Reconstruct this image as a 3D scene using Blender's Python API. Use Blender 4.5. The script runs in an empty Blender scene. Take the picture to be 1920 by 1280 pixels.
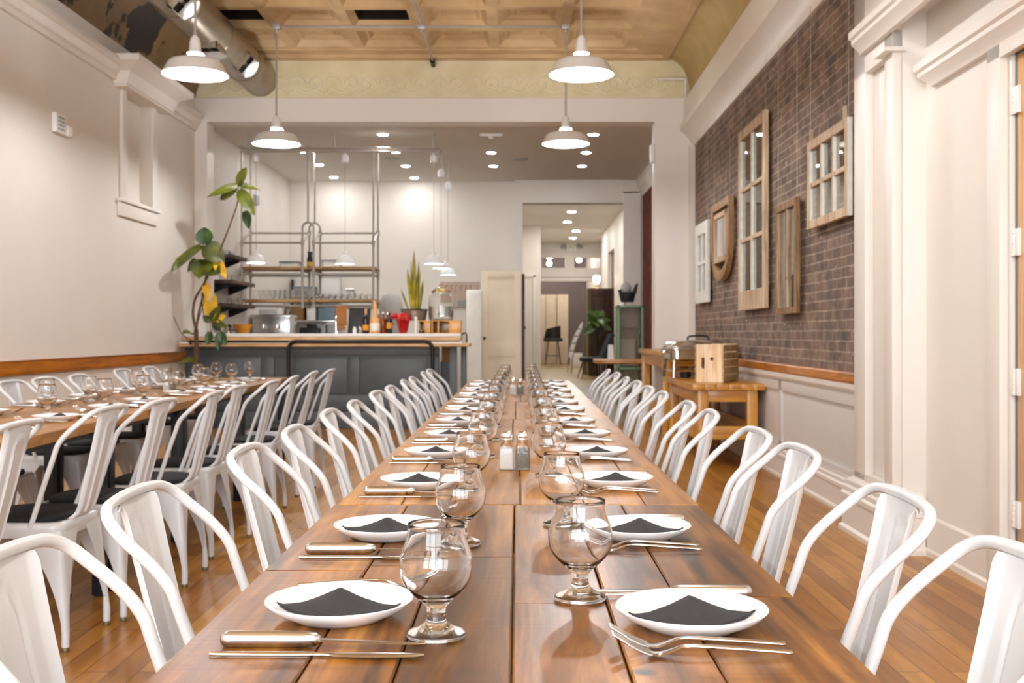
import bpy, bmesh, math, random
from mathutils import Vector, Matrix, noise
random.seed(7)
SC = bpy.context.scene
COL = SC.collection
PI = math.pi
FPX, CX, CY, CAMZ = 2050.0, 970.0, 624.0, 1.10   # lens calibration of the photograph (1920 x 1280)
def wx(px, d): return (px - CX) * d / FPX          # world x of a photograph column at depth d
def wz(py, d): return CAMZ - (py - CY) * d / FPX   # world z of a photograph row at depth d
def wp(px, py, d): return (wx(px, d), d, wz(py, d))

# ------------------------------------------------------------------ materials
MATS = {}
class NT:
    def __init__(s, name):
        s.m = bpy.data.materials.new(name); s.m.use_nodes = True
        s.t = s.m.node_tree; s.b = s.t.nodes['Principled BSDF']
        MATS[name] = s.m
    def n(s, typ, **kw):
        nd = s.t.nodes.new('ShaderNode' + typ)
        for k, v in kw.items():
            if k.startswith('i_'): nd.inputs[int(k[2:])].default_value = v
            else: setattr(nd, k, v)
        return nd
    def l(s, a, ao, b, bi): s.t.links.new(a.outputs[ao], b.inputs[bi])
    def set(s, **kw):
        for k, v in kw.items():
            s.b.inputs[k.replace('_', ' ')].default_value = v
    def coords(s, scale=(1, 1, 1), rot=(0, 0, 0), kind='Object'):
        tc = s.n('TexCoord'); mp = s.n('Mapping')
        mp.inputs['Scale'].default_value = scale; mp.inputs['Rotation'].default_value = rot
        s.l(tc, kind, mp, 'Vector'); return mp
    def ramp(s, stops):
        r = s.n('ValToRGB'); e = r.color_ramp.elements
        e[0].position, e[0].color = stops[0][0], (*stops[0][1], 1)
        e[1].position, e[1].color = stops[-1][0], (*stops[-1][1], 1)
        for p, c in stops[1:-1]:
            x = e.new(p); x.color = (*c, 1)
        return r
    def mix(s, a, b, f=None, fac=.5, blend='MIX'):
        mx = s.n('Mix', data_type='RGBA', blend_type=blend)
        mx.inputs[0].default_value = fac
        for v, i in ((a, 6), (b, 7)):
            if isinstance(v, tuple) and isinstance(v[0], (int, float)): mx.inputs[i].default_value = (*v[:3], 1)
            else: s.t.links.new(v[0].outputs[v[1]], mx.inputs[i])
        if f: s.t.links.new(f[0].outputs[f[1]], mx.inputs[0])
        return (mx, 2)
    def out(s, col): s.t.links.new(col[0].outputs[col[1]], s.b.inputs['Base Color'])
    def bump(s, src, strength=.2, dist=.01):
        b = s.n('Bump'); b.inputs['Strength'].default_value = strength; b.inputs['Distance'].default_value = dist
        s.t.links.new(src[0].outputs[src[1]], b.inputs['Height'])
        s.l(b, 'Normal', s.b, 'Normal')
def srgb(r, g, b):
    f = lambda c: (c / 255 / 12.92) if c <= 10 else ((c / 255 + .055) / 1.055) ** 2.4
    return (f(r), f(g), f(b))
def plain(name, col, rough=.5, metal=0.0, var=.10, scale=6.0, bump=0.0, **kw):
    """one colour with a soft procedural variation"""
    t = NT(name); mp = t.coords((1, 1, 1))
    nz = t.n('TexNoise'); nz.inputs['Scale'].default_value = scale; nz.inputs['Detail'].default_value = 4
    t.l(mp, 0, nz, 0)
    dark = tuple(c * (1 - var) for c in col); lite = tuple(min(1, c * (1 + var * .5)) for c in col)
    r = t.ramp([(.3, dark), (.7, lite)]); t.l(nz, 0, r, 0); t.out((r, 0))
    t.set(Roughness=rough, Metallic=metal, **kw)
    if bump: t.bump((nz, 0), bump, .004)
    return t.m
def wood(name, c1, c2, c3, axis='y', rough=.45, grain=1.0, coat=0.0, knots=True, island=.0, saw=0.0, vary=40, spec=.5):
    t = NT(name)
    sc = {'x': (1.2, 14, 14), 'y': (14, 1.2, 14), 'z': (14, 14, 1.2)}[axis]
    mp = t.coords(tuple(v * grain for v in sc))
    oi = t.n('ObjectInfo'); geo = t.n('NewGeometry')
    add = t.n('VectorMath', operation='ADD'); ms = t.n('Math', operation='MULTIPLY_ADD')
    ms.inputs[1].default_value = vary; t.l(geo, 'Random Per Island', ms, 0); t.l(oi, 'Random', ms, 2)
    t.l(mp, 0, add, 0); t.l(ms, 0, add, 1)
    n1 = t.n('TexNoise'); n1.inputs['Scale'].default_value = 1.0; n1.inputs['Detail'].default_value = 7; n1.inputs['Distortion'].default_value = 1.4
    n1.inputs['Roughness'].default_value = .62
    t.l(add, 0, n1, 0)
    r = t.ramp([(.32, c1), (.5, c2), (.68, c3)]); t.l(n1, 0, r, 0)
    col = (r, 0)
    sf = t.n('VectorMath', operation='MULTIPLY'); sf.inputs[1].default_value = {'x': (2, 7, 7), 'y': (7, 2, 7), 'z': (7, 7, 2)}[axis]
    t.l(add, 0, sf, 0); n2 = t.n('TexNoise'); n2.inputs['Scale'].default_value = 1.0; n2.inputs['Detail'].default_value = 3; t.l(sf, 0, n2, 0)
    rf = t.ramp([(.34, (.74, .70, .66)), (.58, (1.06, 1.06, 1.06))]); t.l(n2, 0, rf, 0)
    col = t.mix(col, (rf, 0), fac=.85, blend='MULTIPLY')
    nb = t.n('TexNoise'); nb.inputs['Scale'].default_value = 3.2; nb.inputs['Detail'].default_value = 4; tcb = t.n('TexCoord'); t.l(tcb, 'Object', nb, 0)
    rb = t.ramp([(.32, (.80, .76, .72)), (.64, (1.10, 1.10, 1.08))]); t.l(nb, 0, rb, 0)
    col = t.mix(col, (rb, 0), fac=.8, blend='MULTIPLY')
    if saw:
        ms_ = t.coords((3, 120, 3)); nsaw = t.n('TexNoise'); nsaw.inputs['Scale'].default_value = 1.0; nsaw.inputs['Detail'].default_value = 2; t.l(ms_, 0, nsaw, 0)
        rs_ = t.ramp([(.38, (.62, .58, .55)), (.55, (1.05, 1.05, 1.05))]); t.l(nsaw, 0, rs_, 0)
        mk_ = t.n('TexNoise'); mk_.inputs['Scale'].default_value = 5.0; t.l(tcb, 'Object', mk_, 0); rk_ = t.ramp([(.42, (0, 0, 0)), (.6, (1, 1, 1))]); t.l(mk_, 0, rk_, 0)
        sw = t.mix(col, (rs_, 0), fac=saw, blend='MULTIPLY')
        col = t.mix(col, sw, (rk_, 0))
    if island:
        ir = t.n('MapRange'); ir.inputs['To Min'].default_value = 1 - island; ir.inputs['To Max'].default_value = 1 + island * .45
        t.l(geo, 'Random Per Island', ir, 0)
        cm = t.n('CombineXYZ'); [t.l(ir, 0, cm, i) for i in range(3)]
        col = t.mix(col, (cm, 0), fac=1.0, blend='MULTIPLY')
    if knots:
        mk = t.coords((5, 5, 5)); v = t.n('TexVoronoi'); v.inputs['Scale'].default_value = 1.0
        t.l(mk, 0, v, 0); kr = t.ramp([(.03, (1, 1, 1)), (.09, (0, 0, 0))]); t.l(v, 'Distance', kr, 0)
        col = t.mix(col, tuple(c * .35 for c in c1), (kr, 0))
    t.out(col); t.set(Roughness=rough)
    t.b.inputs['Coat Weight'].default_value = coat; t.b.inputs['Coat Roughness'].default_value = .12
    t.b.inputs['Specular IOR Level'].default_value = spec
    t.bump((n1, 0), .12, .002)
    return t
def emis(name, col, strength):
    t = NT(name); t.set(Base_Color=(*col, 1)); t.b.inputs['Emission Color'].default_value = (*col, 1)
    t.b.inputs['Emission Strength'].default_value = strength
    return t.m
def glass(name, col=(1, 1, 1), rough=0.0, ior=1.45, **kw):
    t = NT(name); t.set(Base_Color=(*col, 1), Roughness=rough, IOR=ior, **kw)
    t.b.inputs['Transmission Weight'].default_value = 1.0
    return t.m

# ------------------------------------------------------------------ mesh builder
class MB:
    def __init__(s): s.v = []; s.f = []; s.mi = []; s.cur = 0
    def add(s, vs, fs):
        b = len(s.v); s.v.extend(tuple(v) for v in vs)
        for f in fs: s.f.append(tuple(b + i for i in f)); s.mi.append(s.cur)
        return s
    def box(s, x0, x1, y0, y1, z0, z1, M=None):
        vs = [(x, y, z) for z in (z0, z1) for y in (y0, y1) for x in (x0, x1)]
        if M: vs = [tuple(M @ Vector(v)) for v in vs]
        return s.add(vs, [(0, 2, 3, 1), (4, 5, 7, 6), (0, 1, 5, 4), (2, 6, 7, 3), (0, 4, 6, 2), (1, 3, 7, 5)])
    def loft(s, rings, caps=True, closed=False):
        n = len(rings[0]); vs = [p for r in rings for p in r]; fs = []
        m = len(rings)
        for i in range(m if closed else m - 1):
            a, b = i * n, ((i + 1) % m) * n
            for j in range(n):
                k = (j + 1) % n; fs.append((a + j, a + k, b + k, b + j))
        if caps and not closed:
            fs.append(tuple(range(n - 1, -1, -1))); fs.append(tuple((m - 1) * n + j for j in range(n)))
        return s.add(vs, fs)
    def tube(s, pts, r, n=10, closed=False, caps=True):
        P = [Vector(p) for p in pts]; m = len(P)
        rr = r if isinstance(r, (list, tuple)) else [r] * m
        T = []
        for i in range(m):
            if closed: d = P[(i + 1) % m] - P[i - 1]
            else: d = P[min(i + 1, m - 1)] - P[max(i - 1, 0)]
            T.append(d.normalized())
        up = Vector((0, 0, 1)) if abs(T[0].z) < .9 else Vector((1, 0, 0))
        N = (up - T[0] * up.dot(T[0])).normalized(); rings = []
        for i in range(m):
            N = (N - T[i] * N.dot(T[i])).normalized(); B = T[i].cross(N)
            rings.append([tuple(P[i] + (N * math.cos(a) + B * math.sin(a)) * rr[i]) for a in (2 * PI * k / n for k in range(n))])
        return s.loft(rings, caps, closed)
    def lathe(s, prof, n=32, c=(0, 0, 0), sx=1, sy=1):
        """profile [(r, z)...] round the z axis; r = 0 makes a pole"""
        vs = []; idx = []
        for r, z in prof:
            if r < 1e-6: idx.append([len(vs)] * n); vs.append((c[0], c[1], c[2] + z))
            else:
                idx.append([len(vs) + k for k in range(n)])
                vs += [(c[0] + r * sx * math.cos(2 * PI * k / n), c[1] + r * sy * math.sin(2 * PI * k / n), c[2] + z) for k in range(n)]
        fs = []
        for a, b in zip(idx, idx[1:]):
            for k in range(n):
                q = [a[k], a[(k + 1) % n], b[(k + 1) % n], b[k]]
                u = []
                for i in q:
                    if i not in u: u.append(i)
                if len(u) > 2: fs.append(tuple(u))
        return s.add(vs, fs)
    def prism(s, poly, axis, a, b):
        """2-D polygon extruded along an axis; poly coordinates are the two other axes in x,y,z order"""
        def mk(p, t):
            return {'x': (t, p[0], p[1]), 'y': (p[0], t, p[1]), 'z': (p[0], p[1], t)}[axis]
        return s.loft([[mk(p, a) for p in poly], [mk(p, b) for p in poly]])
    def sweep(s, prof, path, side=1, z0=0.0):
        """closed profile [(out, z)] swept along a plan polyline with mitred corners; out is measured to the given side"""
        P = [Vector((p[0], p[1])) for p in path]; m = len(P); rings = []
        for i in range(m):
            ns = []
            if i > 0: d = (P[i] - P[i - 1]).normalized(); ns.append(Vector((d.y, -d.x)) * side)
            if i < m - 1: d = (P[i + 1] - P[i]).normalized(); ns.append(Vector((d.y, -d.x)) * side)
            if len(ns) == 2: nn = (ns[0] + ns[1]); nn = nn / nn.dot(ns[0])
            else: nn = ns[0]
            rings.append([(P[i].x + nn.x * o, P[i].y + nn.y * o, z0 + z) for o, z in prof])
        return s.loft(rings)
    def grid(s, fn, nu, nv):
        vs = [fn(i / nu, j / nv) for j in range(nv + 1) for i in range(nu + 1)]
        fs = [(j * (nu + 1) + i, j * (nu + 1) + i + 1, (j + 1) * (nu + 1) + i + 1, (j + 1) * (nu + 1) + i) for j in range(nv) for i in range(nu)]
        return s.add(vs, fs)
    def slab(s, top, bot, nu, nv):
        """closed sheet between two surfaces of the same parameters"""
        n = (nu + 1) * (nv + 1)
        vs = [top(i / nu, j / nv) for j in range(nv + 1) for i in range(nu + 1)] + [bot(i / nu, j / nv) for j in range(nv + 1) for i in range(nu + 1)]
        I = lambda i, j: j * (nu + 1) + i
        fs = []
        for j in range(nv):
            for i in range(nu):
                q = (I(i, j), I(i + 1, j), I(i + 1, j + 1), I(i, j + 1)); fs.append(q); fs.append(tuple(n + k for k in reversed(q)))
        bd = [I(i, 0) for i in range(nu)] + [I(nu, j) for j in range(nv)] + [I(i, nv) for i in range(nu, 0, -1)] + [I(0, j) for j in range(nv, 0, -1)]
        for a, b in zip(bd, bd[1:] + bd[:1]): fs.append((b, a, n + a, n + b))
        return s.add(vs, fs)
    def xf(s, M):
        s.v = [tuple(M @ Vector(v)) for v in s.v]; return s

def crom(pts, k=6, closed=False):
    P = [Vector(p) for p in pts]; out = []; m = len(P)
    rng = range(m if closed else m - 1)
    for i in rng:
        g = (lambda j: P[j % m]) if closed else (lambda j: P[min(max(j, 0), m - 1)])
        p0, p1, p2, p3 = g(i - 1), g(i), g(i + 1), g(i + 2)
        for q in range(k):
            t = q / k
            out.append(.5 * ((2 * p1) + (p2 - p0) * t + (2 * p0 - 5 * p1 + 4 * p2 - p3) * t * t + (3 * p1 - p0 - 3 * p2 + p3) * t ** 3))
    if not closed: out.append(P[-1])
    return [tuple(p) for p in out]

KIDS = {}
def link(o, parent=None):
    COL.objects.link(o)
    if parent is not None:
        o.parent = parent; KIDS.setdefault(parent.name, []).append(o)
    return o
def obj(name, mb, mat, parent=None, smooth=False, bevel=0.0, ang=35, seg=2, fix=True):
    me = bpy.data.meshes.new(name)
    me.from_pydata(mb.v, [], mb.f)
    mats = mat if isinstance(mat, (list, tuple)) else [mat]
    for m in mats: me.materials.append(m if not isinstance(m, str) else MATS[m])
    if len(mats) > 1: me.polygons.foreach_set('material_index', mb.mi)
    bm = bmesh.new(); bm.from_mesh(me)
    if fix: bmesh.ops.recalc_face_normals(bm, faces=bm.faces)
    if bevel:
        es = [e for e in bm.edges if len(e.link_faces) == 2 and e.calc_face_angle(0) > math.radians(40)]
        bmesh.ops.bevel(bm, geom=es, offset=bevel, segments=seg, profile=.6, affect='EDGES', clamp_overlap=True)
    bm.to_mesh(me); bm.free()
    if smooth or bevel:
        me.shade_smooth(); me.set_sharp_from_angle(angle=math.radians(ang))
    me.update()
    return link(bpy.data.objects.new(name, me), parent)
def tag(o, label=None, cat=None, group=None, kind=None):
    for k, v in (('label', label), ('category', cat), ('group', group), ('kind', kind)):
        if v: o[k] = v
    return o
def thing(name, label, cat, loc=(0, 0, 0), rz=0.0, group=None):
    o = bpy.data.objects.new(name, None); o.empty_display_size = .05
    link(o); o.location = loc; o.rotation_euler = (0, 0, rz)
    return tag(o, label, cat, group)
def dup(o, loc=None, rz=None, label=None, group=None, parent=None):
    c = o.copy(); link(c, parent)
    if loc is not None: c.location = loc
    if rz is not None: c.rotation_euler = (0, 0, rz)
    if label: c['label'] = label
    if group: c['group'] = group
    for k in KIDS.get(o.name, []): dup(k, parent=c)
    return c
class Proto:
    """first call places the prototype itself, later calls copy it with its parts"""
    def __init__(s, o): s.o = o; s.used = False
    def __call__(s, loc, rz, label, group=None):
        if s.used: return dup(s.o, loc, rz, label, group)
        s.used = True; s.o.location = loc; s.o.rotation_euler = (0, 0, rz); s.o['label'] = label
        if group: s.o['group'] = group
        return s.o
def struct(name, mb, mat, **kw):
    o = obj(name, mb, mat, **kw); o['kind'] = 'structure'; return o
ORD = ['first', 'second', 'third', 'fourth', 'fifth', 'sixth', 'seventh', 'eighth', 'ninth', 'tenth', 'eleventh', 'twelfth', 'thirteenth']
# ------------------------------------------------------------------ the place's materials
plain('wall_paint', srgb(228, 220, 210), .55, var=.03, scale=1.2)
plain('trim_paint', srgb(229, 221, 212), .38, var=.02, scale=2)
plain('wainscot_paint', srgb(212, 206, 200), .4, var=.03, scale=2)
plain('dim_ceiling_paint', srgb(218, 212, 204), .7, var=.03, scale=1)
plain('hall_grey_paint', srgb(140, 128, 120), .7, var=.04)
plain('cream_panel', srgb(226, 212, 190), .6, var=.08, scale=3)
def brickmat(name, c1, c2, mort, spots, axes='yz', bw=.205, rh=.072):
    t = NT(name); tc = t.n('TexCoord'); sp = t.n('SeparateXYZ'); cb = t.n('CombineXYZ')
    t.l(tc, 'Object', sp, 0); t.l(sp, {'y': 1, 'x': 0}[axes[0]], cb, 0); t.l(sp, 2, cb, 1)
    nd = t.n('TexNoise'); nd.inputs['Scale'].default_value = 9; t.l(tc, 'Object', nd, 0)
    wob = t.n('VectorMath', operation='MULTIPLY_ADD'); wob.inputs[1].default_value = (.012, .012, .0)
    t.l(nd, 1, wob, 0); t.l(cb, 0, wob, 2)
    b = t.n('TexBrick'); b.offset = .5
    b.inputs['Color1'].default_value = (*c1, 1); b.inputs['Color2'].default_value = (*c2, 1); b.inputs['Mortar'].default_value = (*mort, 1)
    b.inputs['Scale'].default_value = 1; b.inputs['Mortar Size'].default_value = .0065; b.inputs['Brick Width'].default_value = bw; b.inputs['Row Height'].default_value = rh
    b.inputs['Mortar Smooth'].default_value = .3
    t.l(wob, 0, b, 0)
    n2 = t.n('TexNoise'); n2.inputs['Scale'].default_value = 5; n2.inputs['Detail'].default_value = 8; n2.inputs['Roughness'].default_value = .7; t.l(tc, 'Object', n2, 0)
    r2 = t.ramp([(.35, (.5, .5, .5)), (.65, (1.3, 1.24, 1.18))]); t.l(n2, 0, r2, 0)
    col = t.mix((b, 0), (r2, 0), fac=1, blend='MULTIPLY')
    n3 = t.n('TexNoise'); n3.inputs['Scale'].default_value = 22; n3.inputs['Detail'].default_value = 3; t.l(tc, 'Object', n3, 0)
    r3 = t.ramp([(.66, (0, 0, 0)), (.74, (1, 1, 1))]); t.l(n3, 0, r3, 0)
    col = t.mix(col, spots, (r3, 0)); t.out(col)
    inv = t.n('Math', operation='MULTIPLY_ADD'); inv.inputs[1].default_value = -1.0; t.l(b, 1, inv, 0); t.l(n2, 0, inv, 2)
    t.bump((inv, 0), .55, .012); t.set(Roughness=.85)
brickmat('brick', srgb(136, 114, 99), srgb(104, 88, 79), srgb(158, 143, 129), srgb(205, 190, 174), rh=.066)
brickmat('red_brick', srgb(120, 50, 34), srgb(100, 40, 28), srgb(110, 62, 48), srgb(140, 80, 60))
def floormat():
    t = NT('floor_boards'); tc = t.n('TexCoord'); sp = t.n('SeparateXYZ'); cb = t.n('CombineXYZ')
    t.l(tc, 'Object', sp, 0); t.l(sp, 1, cb, 0); t.l(sp, 0, cb, 1)
    b = t.n('TexBrick'); b.offset = .37; b.offset_frequency = 2
    b.inputs['Color1'].default_value = (0, 0, 0, 1); b.inputs['Color2'].default_value = (1, 1, 1, 1); b.inputs['Mortar'].default_value = (.5, .5, .5, 1)
    b.inputs['Scale'].default_value = 1; b.inputs['Mortar Size'].default_value = .0016; b.inputs['Brick Width'].default_value = 1.35; b.inputs['Row Height'].default_value = .088
    b.inputs['Mortar Smooth'].default_value = .0
    t.l(cb, 0, b, 0)
    mp = t.n('Mapping'); mp.inputs['Scale'].default_value = (16, 1.3, 1); t.l(tc, 'Object', mp, 0)
    ad = t.n('VectorMath', operation='ADD'); ml = t.n('VectorMath', operation='SCALE'); ml.inputs['Scale'].default_value = 9; t.l(b, 0, ml, 0)
    t.l(mp, 0, ad, 0); t.l(ml, 0, ad, 1)
    n = t.n('TexNoise'); n.inputs['Scale'].default_value = 1; n.inputs['Detail'].default_value = 6; n.inputs['Distortion'].default_value = 1.0; t.l(ad, 0, n, 0)
    base = t.ramp([(0, srgb(144, 92, 26)), (.35, srgb(174, 118, 38)), (.7, srgb(192, 138, 52)), (1, srgb(160, 104, 38))]); t.l(b, 0, base, 0)
    gr = t.ramp([(.3, (.72, .66, .6)), (.6, (1.05, 1.05, 1.05))]); t.l(n, 0, gr, 0)
    col = t.mix((base, 0), (gr, 0), fac=1, blend='MULTIPLY')
    col = t.mix(col, srgb(70, 36, 16), (b, 1)); t.out(col)
    n2 = t.n('TexNoise'); n2.inputs['Scale'].default_value = 1.2; t.l(tc, 'Object', n2, 0)
    rr = t.n('MapRange'); rr.inputs['To Min'].default_value = .2; rr.inputs['To Max'].default_value = .42; t.l(n2, 0, rr, 0); t.l(rr, 0, t.b, 'Roughness')
    t.bump((n, 0), .04, .002)
floormat()
plain('concrete_floor', srgb(150, 122, 70), .35, var=.18, scale=1.2)
# tables
wood('table_gold', srgb(120, 74, 16), srgb(168, 112, 32), srgb(194, 140, 54), 'y', .32, island=.28, spec=.38)
wood('table_dark', srgb(64, 36, 10), srgb(128, 80, 24), srgb(178, 122, 46), 'y', .32, island=.5, saw=.5, spec=.38)
wood('pine', srgb(178, 112, 24), srgb(206, 142, 42), srgb(220, 162, 62), 'y', .32, coat=.3)
wood('pine_upright', srgb(178, 112, 24), srgb(206, 142, 42), srgb(220, 162, 62), 'z', .32, coat=.3)
wood('pine_across', srgb(178, 112, 24), srgb(206, 142, 42), srgb(220, 162, 62), 'x', .32, coat=.3)
wood('chair_rail_wood', srgb(146, 80, 4), srgb(188, 112, 8), srgb(206, 130, 20), 'y', .3, coat=.35)
wood('pale_pine', srgb(232, 192, 146), srgb(245, 216, 178), srgb(248, 224, 192), 'z', .55, vary=0, knots=False)
wood('grey_pine', srgb(150, 124, 86), srgb(176, 150, 108), srgb(190, 166, 124), 'x', .6)
wood('bar_edge_wood', srgb(196, 150, 96), srgb(220, 176, 122), srgb(232, 194, 146), 'x', .4)
wood('dark_shelf_wood', srgb(40, 24, 14), srgb(62, 38, 22), srgb(86, 56, 34), 'y', .5)
wood('shelf_wood', srgb(150, 110, 62), srgb(180, 140, 88), srgb(200, 162, 110), 'x', .5)
wood('old_sash_wood', srgb(164, 136, 106), srgb(204, 180, 150), srgb(222, 202, 174), 'z', .7, grain=1.5)
wood('dark_sash_wood', srgb(92, 68, 44), srgb(138, 106, 70), srgb(176, 142, 100), 'z', .7, grain=1.5)
wood('mirror_wood', srgb(128, 92, 56), srgb(164, 124, 82), srgb(180, 144, 104), 'z', .5)
wood('dark_door_wood', srgb(44, 28, 22), srgb(70, 48, 40), srgb(92, 66, 56), 'z', .4)
wood('door_wood', srgb(176, 112, 36), srgb(206, 142, 56), srgb(222, 164, 80), 'z', .35, coat=.4, knots=False)
wood('small_table_wood', srgb(150, 94, 44), srgb(190, 132, 78), srgb(206, 152, 98), 'x', .35)
# metals
plain('chair_white', srgb(210, 211, 213), .22, var=.02, scale=9)
plain('foot_brass', srgb(120, 108, 80), .4, .4, var=.25, scale=60)
plain('steel', (.62, .61, .60), .22, 1, var=.05, scale=40)
plain('polished_steel', (.72, .71, .70), .12, 1, var=.04, scale=20)
plain('chrome', (.8, .8, .8), .08, 1, var=.03)
plain('galvanised', srgb(176, 166, 152), .34, .85, var=.22, scale=9)
plain('duct_metal', srgb(156, 144, 126), .34, .8, var=.2, scale=4)
plain('black_steel', srgb(24, 24, 26), .45, .3, var=.2)
plain('black_pipe', srgb(32, 28, 26), .35, .5, var=.2)
plain('grey_pipe', srgb(186, 180, 172), .4, .45, var=.15)
plain('shade_enamel', srgb(240, 239, 236), .3, var=.02)
plain('ceramic', srgb(240, 240, 240), .12, var=.01)
plain('napkin_cloth', srgb(42, 41, 44), .9, var=.15, scale=90, bump=.15)
plain('seat_cloth', srgb(22, 22, 24), .9, var=.2, scale=40, bump=.2)
plain('salt', srgb(242, 240, 238), .9, var=.03)
plain('pepper', srgb(150, 144, 134), .9, var=.5, scale=320)
plain('bar_paint', srgb(78, 84, 86), .42, var=.12, scale=5)
plain('marble', srgb(228, 222, 216), .25, var=.04, scale=3)
plain('old_cream_paint', srgb(240, 225, 200), .6, var=.05, scale=3)
plain('whitewash', srgb(246, 243, 236), .6, var=.1, scale=4)
plain('black_plastic', srgb(20, 20, 22), .4, var=.2)
plain('white_plastic', srgb(238, 236, 232), .4, var=.02)
plain('grey_plastic', srgb(160, 160, 158), .4, var=.05)
plain('blue_bin', srgb(110, 134, 142), .45, var=.1)
plain('green_enamel', srgb(118, 158, 122), .35, var=.08)
plain('olive_enamel', srgb(120, 124, 62), .4, var=.1)
plain('canvas', srgb(216, 204, 182), .8, var=.08)
plain('red_glaze', srgb(170, 14, 14), .12, var=.1)
plain('red_foil', srgb(196, 12, 14), .35, var=.25, scale=30)
plain('orange_label', srgb(232, 150, 36), .5, var=.1)
plain('peach_wrap', srgb(236, 176, 112), .4, var=.12, scale=20)
plain('dark_bottle', srgb(34, 18, 12), .08, var=.2)
plain('amber_liquid', srgb(150, 66, 24), .08, var=.2)
plain('wax', srgb(246, 236, 220), .4, var=.02)
plain('cork', srgb(186, 120, 62), .85, var=.3, scale=60)
plain('brown_card', srgb(150, 110, 62), .8, var=.15)
plain('dark_cloth', srgb(84, 84, 86), .9, var=.12)
plain('navy_velvet', srgb(20, 28, 40), .6, var=.2)
plain('black_leather', srgb(22, 20, 22), .45, var=.2)
plain('walnut_leg', srgb(84, 56, 34), .45, var=.15)
plain('bark', srgb(92, 62, 42), .8, var=.35, scale=30, bump=.4)
plain('clay', srgb(150, 112, 84), .8, var=.1)
plain('soil', srgb(50, 36, 26), .95, var=.3, scale=50)
plain('faded_sign', srgb(196, 170, 156), .7, var=.12, scale=14)
plain('sign_lettering', srgb(166, 134, 122), .7, var=.1)
plain('sign_blue', srgb(152, 156, 148), .7, var=.12)
plain('exit_letter', srgb(186, 174, 150), .6, var=.05)
plain('basket_black', srgb(34, 36, 36), .6, var=.2)
plain('grey_cloth', srgb(180, 176, 170), .9, var=.1)
plain('dark_gap', srgb(34, 24, 16), .9, var=.3)
plain('weatherstrip', srgb(104, 112, 116), .6, var=.1)
plain('hinge_metal', srgb(206, 204, 200), .35, .6, var=.1)
plain('white_hinge', srgb(234, 230, 226), .4, .1, var=.03)
plain('wire_metal', srgb(170, 160, 150), .4, .7, var=.1)
plain('purple_wall', srgb(122, 110, 110), .7, var=.05)
def leafmat(name, c1, c2):
    t = NT(name); mp = t.coords((1, 1, 1)); n = t.n('TexNoise'); n.inputs['Scale'].default_value = 7; n.inputs['Detail'].default_value = 3
    t.l(mp, 0, n, 0); r = t.ramp([(.35, c1), (.65, c2)]); t.l(n, 0, r, 0); t.out((r, 0))
    t.set(Roughness=.4); t.b.inputs['Subsurface Weight'].default_value = .0
leafmat('fig_leaf', srgb(48, 56, 9), srgb(94, 98, 15))
leafmat('dark_leaf', srgb(26, 48, 14), srgb(62, 90, 26))
leafmat('yellow_leaf', srgb(214, 160, 16), srgb(236, 190, 40))
leafmat('snake_leaf', srgb(200, 170, 20), srgb(108, 110, 22))
leafmat('snake_edge', srgb(54, 58, 14), srgb(90, 92, 20))
leafmat('far_leaf', srgb(22, 44, 10), srgb(74, 104, 24))
def tin(name, c1, c2, peel=None, thr=.62, tint=None):
    t = NT(name); tc = t.n('TexCoord')
    n = t.n('TexNoise'); n.inputs['Scale'].default_value = 3; n.inputs['Detail'].default_value = 6; t.l(tc, 'Object', n, 0)
    r = t.ramp([(.3, c1), (.7, c2)]); t.l(n, 0, r, 0); col = (r, 0)
    if peel:
        n2 = t.n('TexNoise'); n2.inputs['Scale'].default_value = 1.6; n2.inputs['Detail'].default_value = 5; t.l(tc, 'Object', n2, 0)
        r2 = t.ramp([(thr, (0, 0, 0)), (thr + .015, (1, 1, 1))]); t.l(n2, 0, r2, 0); col = t.mix(col, peel, (r2, 0))
    t.out(col); t.set(Roughness=.5)
    v = t.n('TexVoronoi'); v.inputs['Scale'].default_value = 26; t.l(tc, 'Object', v, 0); t.bump((v, 0), .25, .004)
tin('tin_panel', srgb(184, 152, 108), srgb(212, 182, 136))
tin('tin_cove', srgb(168, 142, 88), srgb(190, 164, 108))
tin('tin_cove_peeling_shaded', srgb(112, 86, 50), srgb(134, 104, 64), srgb(34, 20, 12), .55)  # base tone darkened for the unlit cove, with peeled patches
def friezemat():
    t = NT('tin_frieze'); tc = t.n('TexCoord'); sp = t.n('SeparateXYZ'); t.l(tc, 'Object', sp, 0)
    n = t.n('TexNoise'); n.inputs['Scale'].default_value = 3; n.inputs['Detail'].default_value = 6; t.l(tc, 'Object', n, 0)
    r = t.ramp([(.3, srgb(212, 200, 156)), (.7, srgb(230, 218, 182))]); t.l(n, 0, r, 0); t.out((r, 0)); t.set(Roughness=.5)
    v = t.n('TexVoronoi'); v.inputs['Scale'].default_value = 40; t.l(tc, 'Object', v, 0); t.bump((v, 0), .12, .003)
friezemat()
plain('frieze_scroll', srgb(228, 218, 190), .5, var=.05)
# glass and lamps
glass('clear_glass', (1, 1, 1))
glass('jar_glass', (.99, .99, .98))
glass('old_pane_glass', (.92, .88, .76), .02, 1.75)
glass('frosted_jar', (.9, .9, .9), .25)
glass('lamplit_glass', (.98, .78, .35), .05)  # amber tint stands in for lamplight shining through the lid
glass('water', (.95, .96, .95), 0, 1.33)
emis('bulb_warm', (.955, .975, 1.0), 950)
emis('bulb_white', (1.0, .99, .97), 130)
emis('downlight_glow', (.98, .985, 1.0), 220)
emis('hall_downlight_glow', (1.0, .99, .97), 330)
emis('sconce_glow', (1.0, .88, .7), 14)
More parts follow.
